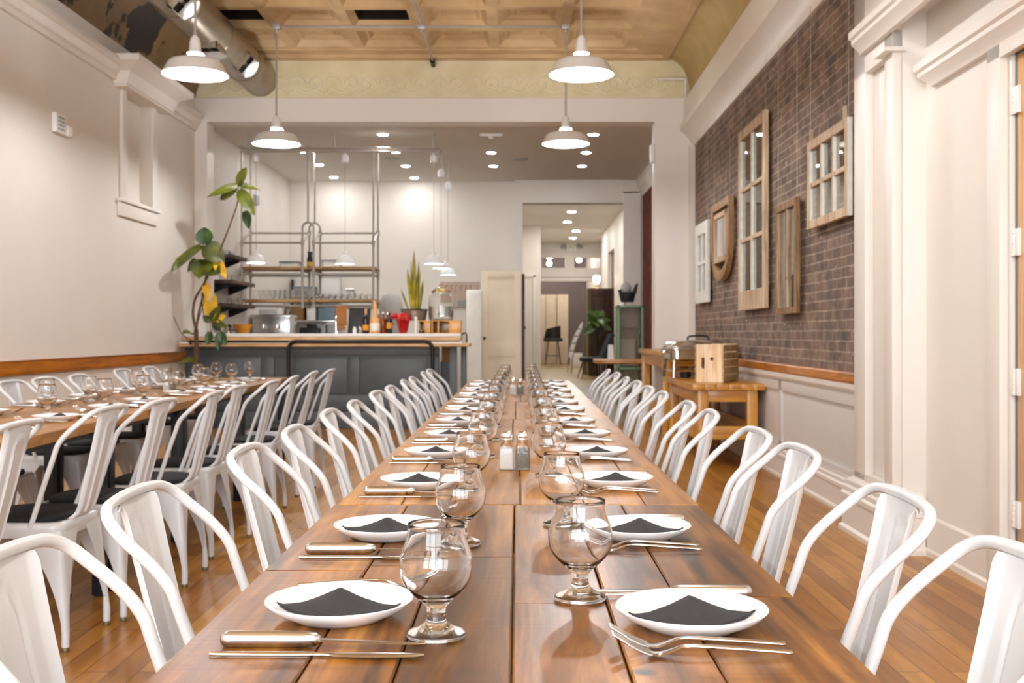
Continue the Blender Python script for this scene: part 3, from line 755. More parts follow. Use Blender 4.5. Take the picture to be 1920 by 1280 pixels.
def make_fork():
    m = MB()
    # local +x is the handle end; lies on the table, tines upwards
    cl = [(-.100, .0270), (-.088, .0195), (-.074, .0115), (-.060, .0055), (-.049, .0034), (-.038, .0060), (-.026, .0105), (-.016, .0120), (.0, .0116), (.05, .0085), (.098, .0052)]
    c = crom([(x, 0, z) for x, z in cl], 4)
    def hw(x): return .0105 if x < -.05 else (.0105 + (.0032 - .0105) * ((x + .05) / .03) if x < -.02 else .0032 + .0012 * (x + .02) / .12)
    rings = [[(x, -hw(x), z - .0011), (x, hw(x), z - .0011), (x, hw(x), z + .0011), (x, -hw(x), z + .0011)] for x, _, z in c if x >= -.0605]
    rings2 = []
    for x, _, z in c:
        if x < -.0605: continue
        w = hw(x); h = .0012 if x < -.03 else .0012 + .0012 * min(1, (x + .03) / .03)
        rings2.append([(x, w * math.cos(a), z + h * math.sin(a)) for a in (2 * PI * k / 10 for k in range(10))])
    m.loft(rings2)
    for y in (-.0086, -.0029, .0029, .0086):
        pts = [(x, y * (1 if x > -.09 else .96), z) for x, _, z in c if x <= -.055]
        m.tube(pts, [.0010 if i == 0 else .0015 for i in range(len(pts))], 6)
    return tag(obj('dinner_fork', m, 'polished_steel', smooth=True, ang=60), 'x', 'fork')
def make_steak_knife():
    t = thing('steak_knife', 'x', 'knife')
    pr = [(0, 0), (.005, .0), (.0085, .003), (.0098, .010), (.0098, .06), (.0092, .095), (.0075, .108), (.004, .113), (0, .114)]
    m = MB(); m.lathe(pr, 18, (0, 0, 0), 1, .82)
    m.xf(Matrix.Translation((.116, 0, .0084)) @ Matrix.Rotation(-PI / 2, 4, 'Y'))
    obj('handle', m, 'steel', t, smooth=True, ang=50)
    m = MB(); n = 10; rings = []
    for k in range(n + 1):
        q = k / n; x = .004 - q * .120; hh = .0078 * (1 - .25 * q) * (1 - max(0, (q - .75) / .25) ** 2 * .92)
        zc = .0078 - .0042 * q
        rings.append([(x, -hh, zc), (x, 0, zc + .0007), (x, hh, zc), (x, 0, zc - .0007)])
    m.loft(rings); obj('blade', m, 'polished_steel', t)
    return t
def make_table_knife():
    m = MB(); rings = []
    for k in range(25):
        q = k / 24; x = .118 - q * .236
        if q < .55: w, h, z = .0030 + .0012 * math.sin(PI * q / .55), .0026, .0028
        else:
            e = (q - .55) / .45; w = .0042 + .0056 * math.sin(PI * min(1, e * .95 + .05)) ** .6 if e < .97 else .002; h = .0016; z = .0024
        if k == 0: w *= .7
        rings.append([(x, w * math.cos(a), z + h * math.sin(a)) for a in (2 * PI * j / 10 for j in range(10))])
    m.loft(rings)
    return tag(obj('table_knife', m, 'polished_steel', smooth=True, ang=60), 'x', 'knife')
plate, glass_, fork, sknife, tknife = Proto(make_plate()), Proto(make_glass()), Proto(make_fork()), Proto(make_steak_knife()), Proto(make_table_knife())
nap = {1: Proto(make_napkin(False)), -1: Proto(make_napkin(True))}
def setting(pos, row, side_, px_, py_, rz, gl, kn, tk, f1, f2, hx, grp, fx=None, zt=TT + .0008):
    """side_ +1: diner sits at smaller x. gl = glass (x, y); kn/tk/f1/f2 = y offsets of steak knife, table knife, forks; hx = handle-end distance from plate centre"""
    place = '%s place from the camera, %s' % (pos, row)
    c, s = math.cos(rz), math.sin(rz)
    def L(dx, dy): return (px_ + c * dx - s * dy, py_ + s * dx + c * dy)
    g = lambda n: '%s on the %s' % (n, grp)
    jit = lambda a=.02: rj.uniform(-a, a)
    plate((px_, py_, zt), rj.uniform(0, 6), 'round white plate, %s' % place, g('white plates'))
    nap[side_]((px_, py_, zt), rz + rj.uniform(-.12, .12), 'folded black napkin on the plate, %s' % place, g('black napkins'))
    glass_((gl[0], gl[1], zt), rj.uniform(0, 6), 'stemmed beer glass, %s' % place, g('beer glasses'))
    r0 = PI if side_ > 0 else 0.0
    sg = 1 if side_ > 0 else -1
    x, y = L(-sg * (hx - .116), kn); sknife((x, y, zt), r0 + rz + jit(), 'thick handled steak knife, %s' % place, g('steak knives'))
    x, y = L(-sg * (hx - .116), tk); tknife((x, y, zt), r0 + rz + jit(), 'slim steel table knife, %s' % place, g('table knives'))
    fx = fx or hx - .01
    x, y = L(-sg * (fx - .1), f1); fork((x, y, zt), r0 + rz + jit(), 'inner steel fork, %s' % place, g('inner forks'))
    x, y = L(-sg * (fx - .1), f2); fork((x, y, zt), r0 + rz + jit(), 'outer steel fork, %s' % place, g('outer forks'))
LS = [(-.223, 1.372, -.0948, 1.278), (-.228, 1.91, -.0955, 1.835), (-.224, 2.52, -.103, 2.45), (-.232, 3.13, -.098, 3.12), (-.222, 3.67, -.092, 3.62), (-.224, 4.23, -.094, 4.15),
      (-.222, 4.80, -.09, 4.74), (-.225, 5.33, -.092, 5.24), (-.222, 5.86, -.088, 5.79), (-.226, 6.42, -.085, 6.34), (-.222, 7.04, -.082, 6.97), (-.222, 7.63, -.08, 7.56)]
RS = [(.2117, 1.331, .0839, 1.457), (.2095, 1.904, .082, 2.025), (.2235, 2.54, .078, 2.71), (.225, 3.13, .085, 3.29), (.224, 3.69, .085, 3.83), (.207, 4.21, .086, 4.34),
      (.205, 4.82, .087, 4.95), (.202, 5.31, .088, 5.45), (.209, 5.83, .09, 5.97), (.221, 6.40, .092, 6.54), (.223, 7.06, .095, 7.20), (.231, 7.63, .098, 7.77)]
for i, (a, b, c_, d_) in enumerate(LS):
    kn, tk = [(-.134, -.172), (-.150, -.190), (-.118, -.165), (-.125, -.157)][i] if i < 4 else (-.125, -.160)
    setting(ORD[i], 'aisle side of centre tables', 1, a, b, 0, (c_, d_), kn, tk, .122, .150, .113, 'aisle side of the centre tables', .085)
for i, (a, b, c_, d_) in enumerate(RS):
    setting(ORD[i], 'brick side of centre tables', -1, a, b, 0, (c_, d_), .134, .165, -.100, -.132, .102, 'brick side of the centre tables')
sg_near = [(-2.02, 3.93), (-2.03, 4.72), (-2.01, 5.32), (-1.97, 5.76), (-2.01, 6.48), (-2.02, 7.06), (-2.07, 7.92), (-2.06, 8.42)]
for i, y in enumerate([3.86, 4.44, 5.06, 5.56, 6.26, 6.82, 7.42, 8.10]):
    x, _ = side(.2, y)
    setting(ORD[i], 'aisle side of side tables', -1, x, y, SA, sg_near[i], .134, .165, -.105, -.137, .10, 'aisle side of the side tables')
sg_far = [(-2.22, 4.58), (-2.245, 5.22), (-2.2, 5.62), (-2.21, 6.36), (-2.22, 6.93), (-2.26, 7.74), (-2.27, 8.25)]
for i, y in enumerate([4.72, 5.36, 5.92, 6.56, 7.12, 7.70, 8.34]):
    x, _ = side(-.21, y)
    setting(ORD[i], 'wall side of side tables', 1, x, y, SA, sg_far[i], -.134, -.165, .110, .140, .10, 'wall side of the side tables')
def shaker(kind, loc, label, rz=0):
    t = thing('%s_shaker' % kind, label, 'shaker', loc, rz, 'salt and pepper shakers')
    m = MB(); m.loft([rsq(.0175, .004, .0), rsq(.0188, .005, .003), rsq(.0178, .005, .058), rsq(.0160, .008, .066), rsq(.0140, .0139, .072), rsq(.0140, .0139, .076)])
    obj('jar', m, 'clear_glass', t, smooth=True, ang=40)
    m = MB(); m.loft([rsq(.0162, .004, .004), rsq(.0158, .004, .054 if kind == 'salt' else .050), rsq(.005, .003, .056)])
    obj('filling', m, kind, t, smooth=True, ang=40)
    m = MB(); m.lathe([(0, .0745), (.0155, .0745), (.0165, .076), (.0165, .081), (.0158, .082), (.0165, .083), (.0165, .089), (.0135, .096), (.008, .0985), (0, .099)], 24)
    obj('cap', m, 'chrome', t, smooth=True, ang=35)
shaker('salt', (-.0278, 2.851, TT + .0008), 'square glass salt shaker with chrome cap, nearer pair on the centre tables')
shaker('pepper', (.0135, 2.856, TT + .0008), 'square glass pepper shaker with chrome cap, nearer pair on the centre tables', .06)
shaker('salt', (-.025, 6.28, TT + .0008), 'square glass salt shaker, far pair on the centre tables')
shaker('pepper', (.0172, 6.29, TT + .0008), 'square glass pepper shaker, far pair on the centre tables')
shaker('salt', (-2.118, 6.60, TT + .0008), 'square glass salt shaker on the brown side tables', .1)
shaker('pepper', (-2.078, 6.66, TT + .0008), 'square glass pepper shaker on the brown side tables', .1)
# ------------------------------------------------------------------ big enamel pendants and the conduit they hang from
BARZ = 4.296
def pendant(x, y, label, name='pendant_lamp'):
    t = thing(name, label, 'lamp', (x, y, 3.07), 0, 'white enamel pendant lamps')
    m = MB(); m.lathe([(.248, -.002), (.250, .004), (.244, .012), (.205, .085), (.185, .104), (.10, .130), (.088, .132), (.086, .128), (.10, .124), (.182, .098), (.200, .080), (.238, .010), (.243, .000)], 56)
    m.f += []; obj('shade', m, 'shade_enamel', t, smooth=True, ang=50)
    m = MB(); m.lathe([(.0, .300), (.018, .298), (.034, .275), (.042, .245), (.043, .20), (.050, .172), (.060, .162), (.057, .160), (.046, .166), (.0, .168)], 32)
    for k in range(3):
        a = 2 * PI * k / 3 + .5; m.tube([(.052 * math.cos(a), .052 * math.sin(a), .168), (.092 * math.cos(a), .092 * math.sin(a), .128)], .004, 6)
    obj('neck', m, 'shade_enamel', t, smooth=True, ang=40)
    m = MB(); m.lathe([(0, .02), (.02, .024), (.036, .045), (.04, .068), (.034, .092), (.020, .112), (.016, .15), (0, .155)], 20)
    obj('bulb', m, 'bulb_warm', t, smooth=True)
    m = MB(); m.tube([(0, 0, .296), (0, 0, BARZ - 3.07 - .0705)], .0105, 10); m.lathe([(0, .292), (.016, .292), (.016, .315), (0, .315)], 12)
    obj('stem', m, 'grey_pipe', t, smooth=True)
LY = [11.41, 8.35]
for y, lx in ((11.41, -2.515), (8.35, -2.46)):
    pendant(lx, y, 'white enamel pendant lamp %s' % ('hanging before the bar, above the side tables' if y > 10 else 'hanging beside the round metal duct'))
    pendant(.505 if y > 10 else .489, y, 'white enamel pendant lamp %s' % ('over the far end of the centre tables' if y > 10 else 'hanging nearer the camera on the brick wall side'))
for y in (5.29, 2.23, -.6):  # further pendants added out of view as light sources
    for x in (-2.44, .489):
        pendant(x, y, 'added unseen pendant lamp above the frame, %s side, %s' % ('plain wall' if x < 0 else 'brick wall', {5.29: 'over the middle of the room', 2.23: 'over the first tables', -.6: 'behind the camera'}[y]))
t = thing('conduit_grid', 'grey steel conduit under the tin ceiling that carries the pendant lamps', 'conduit')
m = MB()
for y, xa in ((11.41, -2.515), (8.35, -2.46), (5.29, -2.44), (2.23, -2.44), (-.6, -2.44)):
    m.tube([(xa, y, BARZ), (.505 if y > 10 else .489, y, BARZ)], .0135, 10)
m.tube([(-1.0, -2.5, BARZ + .022), (-1.0, 12.9, BARZ + .022)], .0135, 10)
obj('pipe', m, 'grey_pipe', t, smooth=True)
for y, xs in ((11.41, (-2.515, -1.0, .505)), (8.35, (-2.46, -1.0, .489)), (5.29, (-2.44, -1.0, .489)), (2.23, (-2.44, -1.0, .489)), (-.6, (-2.44, -1.0, .489))):
    for x in xs:
        m = MB(); m.box(x - .042, x + .042, y - .03, y + .03, BARZ - .03, BARZ + .03)
        m.tube([(x, y, BARZ - .07), (x, y, BARZ - .025)], [.017, .022], 12); m.lathe([(0, -.01), (.05, -.01), (.05, 0), (0, 0)], 16, (x, y, Z0 + .0)) if False else None
        obj('junction_box', m, 'grey_pipe', t, bevel=.008)
m = MB(); m.tube([(-1.0, 12.89, BARZ + .01), (-1.0, 13.01, BARZ - .01)], .03, 12); obj('end_cap', m, 'black_plastic', t, smooth=True)
# round duct with register scoops
t = thing('air_duct', 'round galvanised air duct with side grilles running under the ceiling', 'duct')
DX, DZ, DR = -3.06, 4.11, .20
m = MB(); m.tube([(DX, y, DZ) for y in (-3.0, 0, 3, 6, 8, 10, 12, 13.09)], DR, 40)
for y in (7.3, 8.5, 9.75, 11.0, 12.2): m.tube([(DX, y - .03, DZ), (DX, y - .015, DZ), (DX, y + .015, DZ), (DX, y + .03, DZ)], [DR, DR + .008, DR + .008, DR], 40)
obj('duct_pipe', m, 'duct_metal', t, smooth=True, ang=40)
def register(y, ang):
    """rectangular scoop on the duct; ang measured from straight down towards the room"""
    R = Matrix.Translation((DX, y, DZ)) @ Matrix.Rotation(-ang, 4, 'Y')
    m = MB(); m.cur = 0
    w, l, h0, h1 = .115, .17, -.195, -.222
    m.box(-w, w, -l, -l + .015, h1, h0 + .05); m.box(-w, w, l - .015, l, h1, h0 + .05); m.box(-w, -w + .012, -l, l, h1, h0 + .06); m.box(w - .012, w, -l, l, h1, h0 + .06)
    m.cur = 1; m.box(-w + .012, w - .012, -l + .015, l - .015, h0 - .004, h0 + .02)
    m.cur = 2; m.box(-w + .012, w - .012, -.01, l - .02, h1 - .004, h1 + .004)
    m.cur = 3
    m.loft([[(x, l - .02 + d, h1 - .0 - (.045 * (1 - (x / w) ** 2))) for x in (-w, -w * .7, -w * .35, 0, w * .35, w * .7, w)] + [(x, l - .02 + d, h1 + .01) for x in (w, 0, -w)] for d in (0, .05)])
    m.xf(R); obj('register', m, ['duct_metal', 'dark_gap', 'steel', 'chrome'], t)
for y, a in ((8.62, .10), (9.55, .85), (10.85, .05), (11.75, .85), (7.2, .85)): register(y, a)
# small things on the walls
t = thing('wall_mounted_alarm', 'small white alarm sounder box with louvres on the plain wall', 'alarm', (XL, 9.1, 2.78))
m = MB(); m.box(0, .04, -.09, .09, -.02, .14); obj('case', m, 'white_plastic', t, bevel=.006)
m = MB()
for k in range(4): m.box(.04, .045, -.06, .06, .005 + k * .032, .02 + k * .032)
obj('louvre_grille', m, 'grey_plastic', t)
m = MB(); m.box(0, .05, .12, .22, -.02, .07); obj('strobe', m, 'white_plastic', t, bevel=.008)
t = tag(obj('wall_box', MB().box(XL - .01, XL + .03, 15.95, 16.15, 2.98, 3.12), 'grey_plastic', bevel=.006), 'small grey box on the bar room side wall above the shelves', 'box')
m = MB(); x0, x1 = wx(1232, 12.98), wx(1286, 12.98); zz = wz(148, 12.98)
m.tube([(x0, 12.98, zz), (x1 - .03, 12.98, zz), (x1 - .008, 12.98, zz - .008), (x1, 12.98, zz - .03), (x1, 12.98, PZ1 + .0)], .018, 10)
tag(obj('drain_pipe', m, 'trim_paint', smooth=True), 'white bent pipe on the cream frieze beside the brick wall crown', 'pipe')
t = tag(obj('wall_speaker', MB().box(PXR - .04, PXR, 13.08, 13.2, 3.14, 3.36), 'white_plastic', bevel=.01), 'small white box speaker inside the portal beside the hanging lamp', 'speaker')

# ------------------------------------------------------------------ salvaged sashes hung on the brick
def sash(label, ya, yb, z0, z1, cols, rows, mats, frame=.05, mun=.022, th=.045, bottom=None, off=.03, wires=2, ztop=3.32, pane='old_pane_glass', plain_edge=True):
    """sash parallel to the brick wall, ya < yb depth range, hung on wires from the crown"""
    t = thing('window_sash', label, 'window frame', (0, 0, 0), 0, 'old window sashes on the brick wall'); rput(t)
    bt = bottom or frame; xa, xb = -off - th, -off
    m = MB()
    def side_faces(b0):
        for i in range(b0, len(m.f)):
            p = [Vector(m.v[k]) for k in m.f[i]]; nrm = (p[1] - p[0]).cross(p[2] - p[1])
            m.mi[i] = 1 if abs(nrm.y) > abs(nrm.x) and abs(nrm.y) > abs(nrm.z) and not (plain_edge and max(q.y for q in p) < ya + .002) else 0
    m.box(xa, xb, ya, ya + frame, z0, z1); m.box(xa, xb, yb - frame, yb, z0, z1); m.box(xa, xb, ya + frame, yb - frame, z1 - frame, z1); m.box(xa, xb, ya + frame, yb - frame, z0, z0 + bt)
    side_faces(0); obj('sash_frame', m, mats, t, bevel=.003, seg=1)
    m = MB(); iy0, iy1, iz0, iz1 = ya + frame, yb - frame, z0 + bt, z1 - frame
    for k in range(1, cols):
        y = iy0 + (iy1 - iy0) * k / cols; m.box(xa + .004, xb - .004, y - mun / 2, y + mun / 2, iz0, iz1)
    for k in range(1, rows):
        z = iz0 + (iz1 - iz0) * k / rows; m.box(xa + .006, xb - .006, iy0, iy1, z - mun / 2, z + mun / 2)
    if m.f: side_faces(0); obj('muntins', m, mats, t, bevel=.002, seg=1)
    m = MB(); m.box(-off - .010, -off - .006, iy0 - .006, iy1 + .006, iz0 - .006, iz1 + .006); obj('pane', m, pane, t)
    for k in range(wires):
        y = ya + frame * .5 + (yb - ya - frame) * (k / (wires - 1) if wires > 1 else .5)
        m = MB(); xh = -off - th / 2; m.tube([(xh, y, z1 - .002), (xh, y, z1 + .02)], .006, 6); m.tube([(xh, y, z1), (xh, y, ztop)], .0013, 5)
        obj('hanging_wire', m, 'wire_metal', t)
    return t
plain('sash_white', srgb(232, 230, 222), .5, var=.12, scale=14)
plain('sash_side', srgb(226, 226, 214), .5, var=.18, scale=18)
s5 = sash('peeling white six pane sash, hung last before the pilaster', 6.52, 7.46, 1.80, 2.39, 3, 2, ['old_sash_wood', 'sash_white'], .058, .03, .036, plain_edge=False)
m = MB()
for y in (6.60, 7.38): m.box(-.064, -.046, y - .012, y + .012, 2.39, 2.47)
obj('bracket', m, 'old_sash_wood', s5)
sash('tall six pane sash of bare tan wood with chipped bottom rail on the brick', 8.80, 9.90, 1.30, 2.90, 2, 3, ['old_sash_wood', 'sash_side'], .085, .035, .036, .17)
sash('narrow dark two pane sash hanging lower beside the tall tan sash', 7.78, 8.42, 1.24, 2.07, 2, 1, ['dark_sash_wood', 'old_sash_wood'], .055, .03, .034, .05)
sash('small plain white sash hung deepest along the brick, beside the portal', 11.62, 12.46, 1.43, 2.31, 2, 2, ['sash_white', 'sash_white'], .13, .04, .034)
t = thing('shield_mirror', 'shield shaped wooden mirror frame with pointed rounded bottom on the brick', 'mirror', group='old window sashes on the brick wall'); rput(t)
def shield(w, ztop, zmid, zbot, yc=10.82):
    pts = [(yc - w, ztop), (yc + w, ztop), (yc + w, zmid)]
    for k in range(1, 12):
        a = PI / 2 * k / 12; pts.append((yc + w * math.cos(a) ** .8, zmid - (zmid - zbot) * math.sin(a)))
    pts.append((yc, zbot))
    for k in range(11, 0, -1):
        a = PI / 2 * k / 12; pts.append((yc - w * math.cos(a) ** .8, zmid - (zmid - zbot) * math.sin(a)))
    pts.append((yc - w, zmid)); return pts
o_, i_ = shield(.50, 2.40, 2.02, 1.62), shield(.42, 2.33, 2.02, 1.72)
m = MB(); m.loft([[(-.025, y, z) for y, z in o_], [(-.075, y, z) for y, z in o_], [(-.08, y, z) for y, z in [(10.82 + (a - 10.82) * .95, 2.02 + (b - 2.02) * .97) for a, b in o_]], [(-.07, y, z) for y, z in i_], [(-.03, y, z) for y, z in i_]], caps=False, closed=True)
obj('mirror_frame', m, 'mirror_wood', t, smooth=True, ang=40)
m = MB(); ins = [(10.48, 1.84), (11.16, 1.84), (11.16, 2.27), (10.48, 2.27)]
m.box(-.075, -.035, 10.48, 10.54, 1.80, 2.29); m.box(-.075, -.035, 11.1, 11.16, 1.80, 2.29); m.box(-.075, -.035, 10.48, 11.16, 2.24, 2.29); m.box(-.075, -.035, 10.48, 11.16, 1.80, 1.86)
obj('inner_frame', m, 'old_sash_wood', t, bevel=.003)
m = MB(); m.box(-.06, -.05, 10.53, 11.11, 1.85, 2.25); obj('mirror_glass', m, 'chrome', t)
for y in (10.4, 11.25):
    m = MB(); m.tube([(-.05, y, 2.39), (-.05, y, 3.32)], .0013, 5); obj('hanging_wire', m, 'wire_metal', t)
# ------------------------------------------------------------------ the bar
BF = 12.65                       # front panel plane
bar = thing('bar_counter', 'long blue grey panelled bar with white stone top and pale wood edges', 'bar counter')
bx1 = wx(823, BF)
m = MB(); m.box(XL + .01, bx1, BF, BF + .06, 0.02, .95)
pan = [(wx(352, BF), wx(362, BF)), (wx(371.5, BF), wx(493.5, BF)), (wx(514.5, BF), wx(654.7, BF)), (wx(675, BF), wx(804.7, BF))]
zt_, zb_ = wz(666.6, BF), wz(740, BF)
m2 = MB(); zs = .945
m2.box(XL + .01, bx1, BF - .03, BF, zt_, zs); m2.box(XL + .01, bx1, BF - .03, BF, .205, zb_); m2.box(XL + .01, bx1, BF - .04, BF, .0, .195)
xs = [XL + .01] + [v for p in pan[1:] for v in p] + [bx1]
for a, b in zip(xs[::2], xs[1::2]): m2.box(a, b, BF - .03, BF, zb_, zt_)
obj('front_panel', m, 'bar_paint', bar)
for a, b in pan[1:]:
    m = MB(); m.box(a + .020, b - .020, BF - .028, BF + .001, zb_ + .020, zt_ - .020); obj('panel', m, 'bar_paint', bar, bevel=.004)
obj('panel_rails', m2, 'bar_paint', bar, bevel=.006)
bxe = wx(864, 12.55)
m = MB(); m.box(XL + .005, bxe, 12.52, 13.05, 1.057, 1.094); obj('stone_top', m, 'marble', bar, bevel=.004)
m = MB(); m.box(XL + .005, bxe - .005, 12.53, 13.04, 1.014, 1.057); obj('wood_edge', m, 'bar_edge_wood', bar, bevel=.003)
bxl = wx(880, 12.4)
m = MB(); m.box(XL + .005, bxl - .08, 12.36, 12.60, .980, 1.000); obj('ledge_stone', m, 'marble', bar, bevel=.003)
m = MB(); m.box(XL + .005, bxl, 12.35, 13.0, .945, .980); obj('ledge_wood', m, 'bar_edge_wood', bar, bevel=.003)
m = MB(); m.box(XL + .01, bxe - .04, 12.62, 13.0, .979, 1.016); obj('riser', m, 'bar_paint', bar)
for a, b, y in ((842, 856.5, BF + .02), (862, 873, 12.92)):
    m = MB(); m.box(wx(a, BF), wx(b, BF), y - .03, y + .06, 0, .946); obj('end_post', m, 'bar_paint', bar, bevel=.004)
m = MB(); m.box(bx1, wx(842, BF), 12.9, 12.94, 0, .76); obj('painted_end_shadow', m, 'black_plastic', bar)  # black sheet stands in for the shade inside the open bar end
m = MB(); m.box(wx(826, BF), wx(843, BF), 12.85, 12.9, .76, .945); obj('end_bracket', m, 'brown_card', bar)
m = MB(); m.tube(crom([(bxe + .001, 12.7, 1.075), (bxe + .03, 12.7, 1.10), (bxe + .055, 12.7, 1.09), (bxe + .06, 12.7, 1.04), (bxe + .06, 12.7, .985)], 4), .008, 8)
obj('edge_handle', m, 'black_pipe', bar, smooth=True)
# black pipe rail in front
t = thing('pipe_rail', 'black bent pipe rail standing in front of the grey bar', 'rail')
ry = 12.30; rz_ = 1.004
xa, xb, xc = wx(356, ry), wx(541, ry), wx(811, ry)
m = MB(); m.tube([(xa, ry, rz_), (xb, ry, rz_)], .014, 10); obj('side_bar', m, 'black_pipe', t, smooth=True)
m = MB(); pts = [(xb, ry, 0.0), (xb, ry, rz_ - .12)] + [(xb + .09 - .09 * math.cos(a), ry, rz_ - .09 + .09 * math.sin(a)) for a in (PI / 2 * k / 8 for k in range(1, 9))]
pts += [(xc - .09 + .09 * math.sin(a), ry, rz_ - .09 + .09 * math.cos(a)) for a in (PI / 2 * k / 8 for k in range(0, 9))] + [(xc, ry, 0.0)]
m.tube(pts, .022, 14); obj('bent_pipe', m, 'black_pipe', t, smooth=True)
for x in (xb, xc):
    m = MB(); m.lathe([(0, 0), (.05, 0), (.05, .008), (.028, .02), (0, .02)], 18, (x, ry, 0)); obj('floor_flange', m, 'black_pipe', t, smooth=True)
m = MB(); m.tube([(xa, ry, rz_), (xa, 12.348, rz_ - .02)], .012, 8); obj('bracket', m, 'black_pipe', t, smooth=True)

# things on the bar top
BT = 1.0945
def on_bar(px): return wx(px, 12.8)
def bottle(px, y, prof, mats, label, group='bottles on the bar', sc=1.0):
    t = thing('bottle', label, 'bottle', (wx(px, y), y, BT), 0, group)
    body, extra = prof
    m = MB(); m.lathe([(r * sc, z * sc) for r, z in body], 24); obj('body', m, mats[0], t, smooth=True, ang=50)
    for nm, pr, mt in extra:
        m = MB(); m.lathe([(r * sc, z * sc) for r, z in pr], 24); obj(nm, m, mt, t, smooth=True, ang=50)
wine = [(0, 0), (.036, 0), (.038, .004), (.038, .165), (.034, .19), (.016, .215), (.0135, .225), (.0135, .285), (0, .285)]
bottle(686, 12.82, (wine, [('label', [(.0384, .035), (.0388, .036), (.0388, .10), (.0384, .101)], 'orange_label'), ('foil_cap', [(.0138, .225), (.0145, .226), (.0148, .288), (.012, .29), (0, .29)], 'peach_wrap')]), ['dark_bottle'], 'dark wine bottle with orange label and gold foil neck on the bar')
big = [(0, 0), (.058, 0), (.06, .004), (.06, .14), (.056, .165), (.03, .19), (.022, .21), (.020, .30), (0, .30)]
bottle(703, 12.80, (big, [('label', [(.0605, .03), (.061, .031), (.061, .12), (.0605, .121)], 'wax'), ('cork_cap', [(.0205, .24), (.023, .241), (.021, .36), (.010, .38), (0, .38)], 'peach_wrap')]), ['peach_wrap'], 'tall peach coloured bottle with pale label and long wrapped neck on the bar')
bottle(718, 12.86, (wine, [('cap', [(.014, .26), (.0165, .261), (.0165, .288), (0, .288)], 'white_plastic')]), ['amber_liquid'], 'red amber bottle with white cap behind the peach bottle', sc=.88)
bottle(730, 12.80, (wine, [('label', [(.0384, .06), (.0388, .061), (.0388, .135), (.0384, .136)], 'orange_label'), ('cap', [(.014, .26), (.0165, .261), (.0165, .288), (0, .288)], 'cork')]), ['dark_bottle'], 'black bottle with yellow label beside the red glazed pot', sc=.92)
bottle(709, 12.95, (wine, [('cap', [(.014, .26), (.018, .261), (.018, .288), (0, .288)], 'white_plastic')]), ['jar_glass'], 'clear bottle with white cap at the back of the bottle cluster', sc=.9)
bottle(727, 12.95, (wine, [('cap', [(.014, .26), (.018, .261), (.018, .288), (0, .288)], 'chrome')]), ['amber_liquid'], 'small amber bottle with steel cap at the back of the bottle cluster', sc=.86)
# red pot
t = thing('red_vase', 'red glazed pot with crumpled red foil top on the bar', 'vase', (wx(756, 12.64), 12.64, BT))
m = MB(); m.lathe([(0, 0), (.042, 0), (.046, .01), (.066, .09), (.076, .145), (.082, .16), (.076, .162), (.06, .15), (0, .15)], 28); obj('pot', m, 'red_glaze', t, smooth=True, ang=50)
m = MB(); r7 = random.Random(3)
def foil(u, v):
    a = 2 * PI * u; r = .082 * (1 - v ** 2 * .95) + .01 * math.sin(7 * a) * (1 - v); return (r * math.cos(a), r * math.sin(a), .155 + .085 * math.sin(PI / 2 * v) + .008 * math.sin(5 * a + 2) * (1 - v))
m.grid(foil, 40, 8); obj('foil_top', m, 'red_foil', t, smooth=True, ang=80)
m = MB(); m.grid(lambda u, v: (-.10 + .055 * math.cos(2 * PI * u) * math.sin(PI * v), -.01 + .035 * math.sin(2 * PI * u) * math.sin(PI * v), .20 + .03 * math.cos(PI * v) + .008 * math.sin(9 * u)), 20, 8)
obj('foil_bow', m, 'red_foil', t, smooth=True, ang=80)
# wooden crates under planter and dispenser
def crate_box(px0, px1, y0, y1, h, label, openings):
    x0, x1 = wx(px0, y0), wx(px1, y0); t = thing('wooden_box', label, 'box', ((x0 + x1) / 2, (y0 + y1) / 2, BT), 0, 'wooden riser boxes on the bar'); w, d = (x1 - x0) / 2, (y1 - y0) / 2
    m = MB(); m.box(-w, w, -d, d, h - .012, h); m.box(-w, w, -d, d, 0, .008); m.box(-w, w, d - .01, d, .008, h - .012)
    e = [-w] + openings + [w]
    for a, b in zip(e[::2], e[1::2]): m.box(a, b, -d, d - .01, .008, h - .012)
    obj('body', m, 'pine_across', t, bevel=.002)
crate_box(785, 807.5, 12.70, 13.0, .150, 'orange wooden box under the snake plant tub', [-.055, -.01])
crate_box(809, 864, 12.62, 12.92, .153, 'orange wooden box with open front under the glass dispenser', [-.155, -.10, -.082, .03])
t = thing('snake_plant', 'snake plant with yellow edged upright leaves in a galvanised tub', 'plant', (wx(776.5, 12.98), 13.0 - .0, BT + .0))
t.location = (wx(777, 12.86), 12.86, BT + .151)
m = MB(); m.lathe([(0, 0), (.13, 0), (.135, .004), (.155, .12), (.160, .124), (.160, .132), (.152, .132), (.14, .10), (0, .10)], 32); obj('tub', m, 'galvanised', t, smooth=True, ang=40)
m = MB(); m.lathe([(.159, .118), (.163, .121), (.163, .133), (.158, .134)], 32); obj('tub_rim', m, 'black_steel', t, smooth=True, ang=40)
m = MB(); m.lathe([(0, .11), (.10, .112), (.15, .104)], 24); obj('soil', m, 'soil', t, smooth=True)
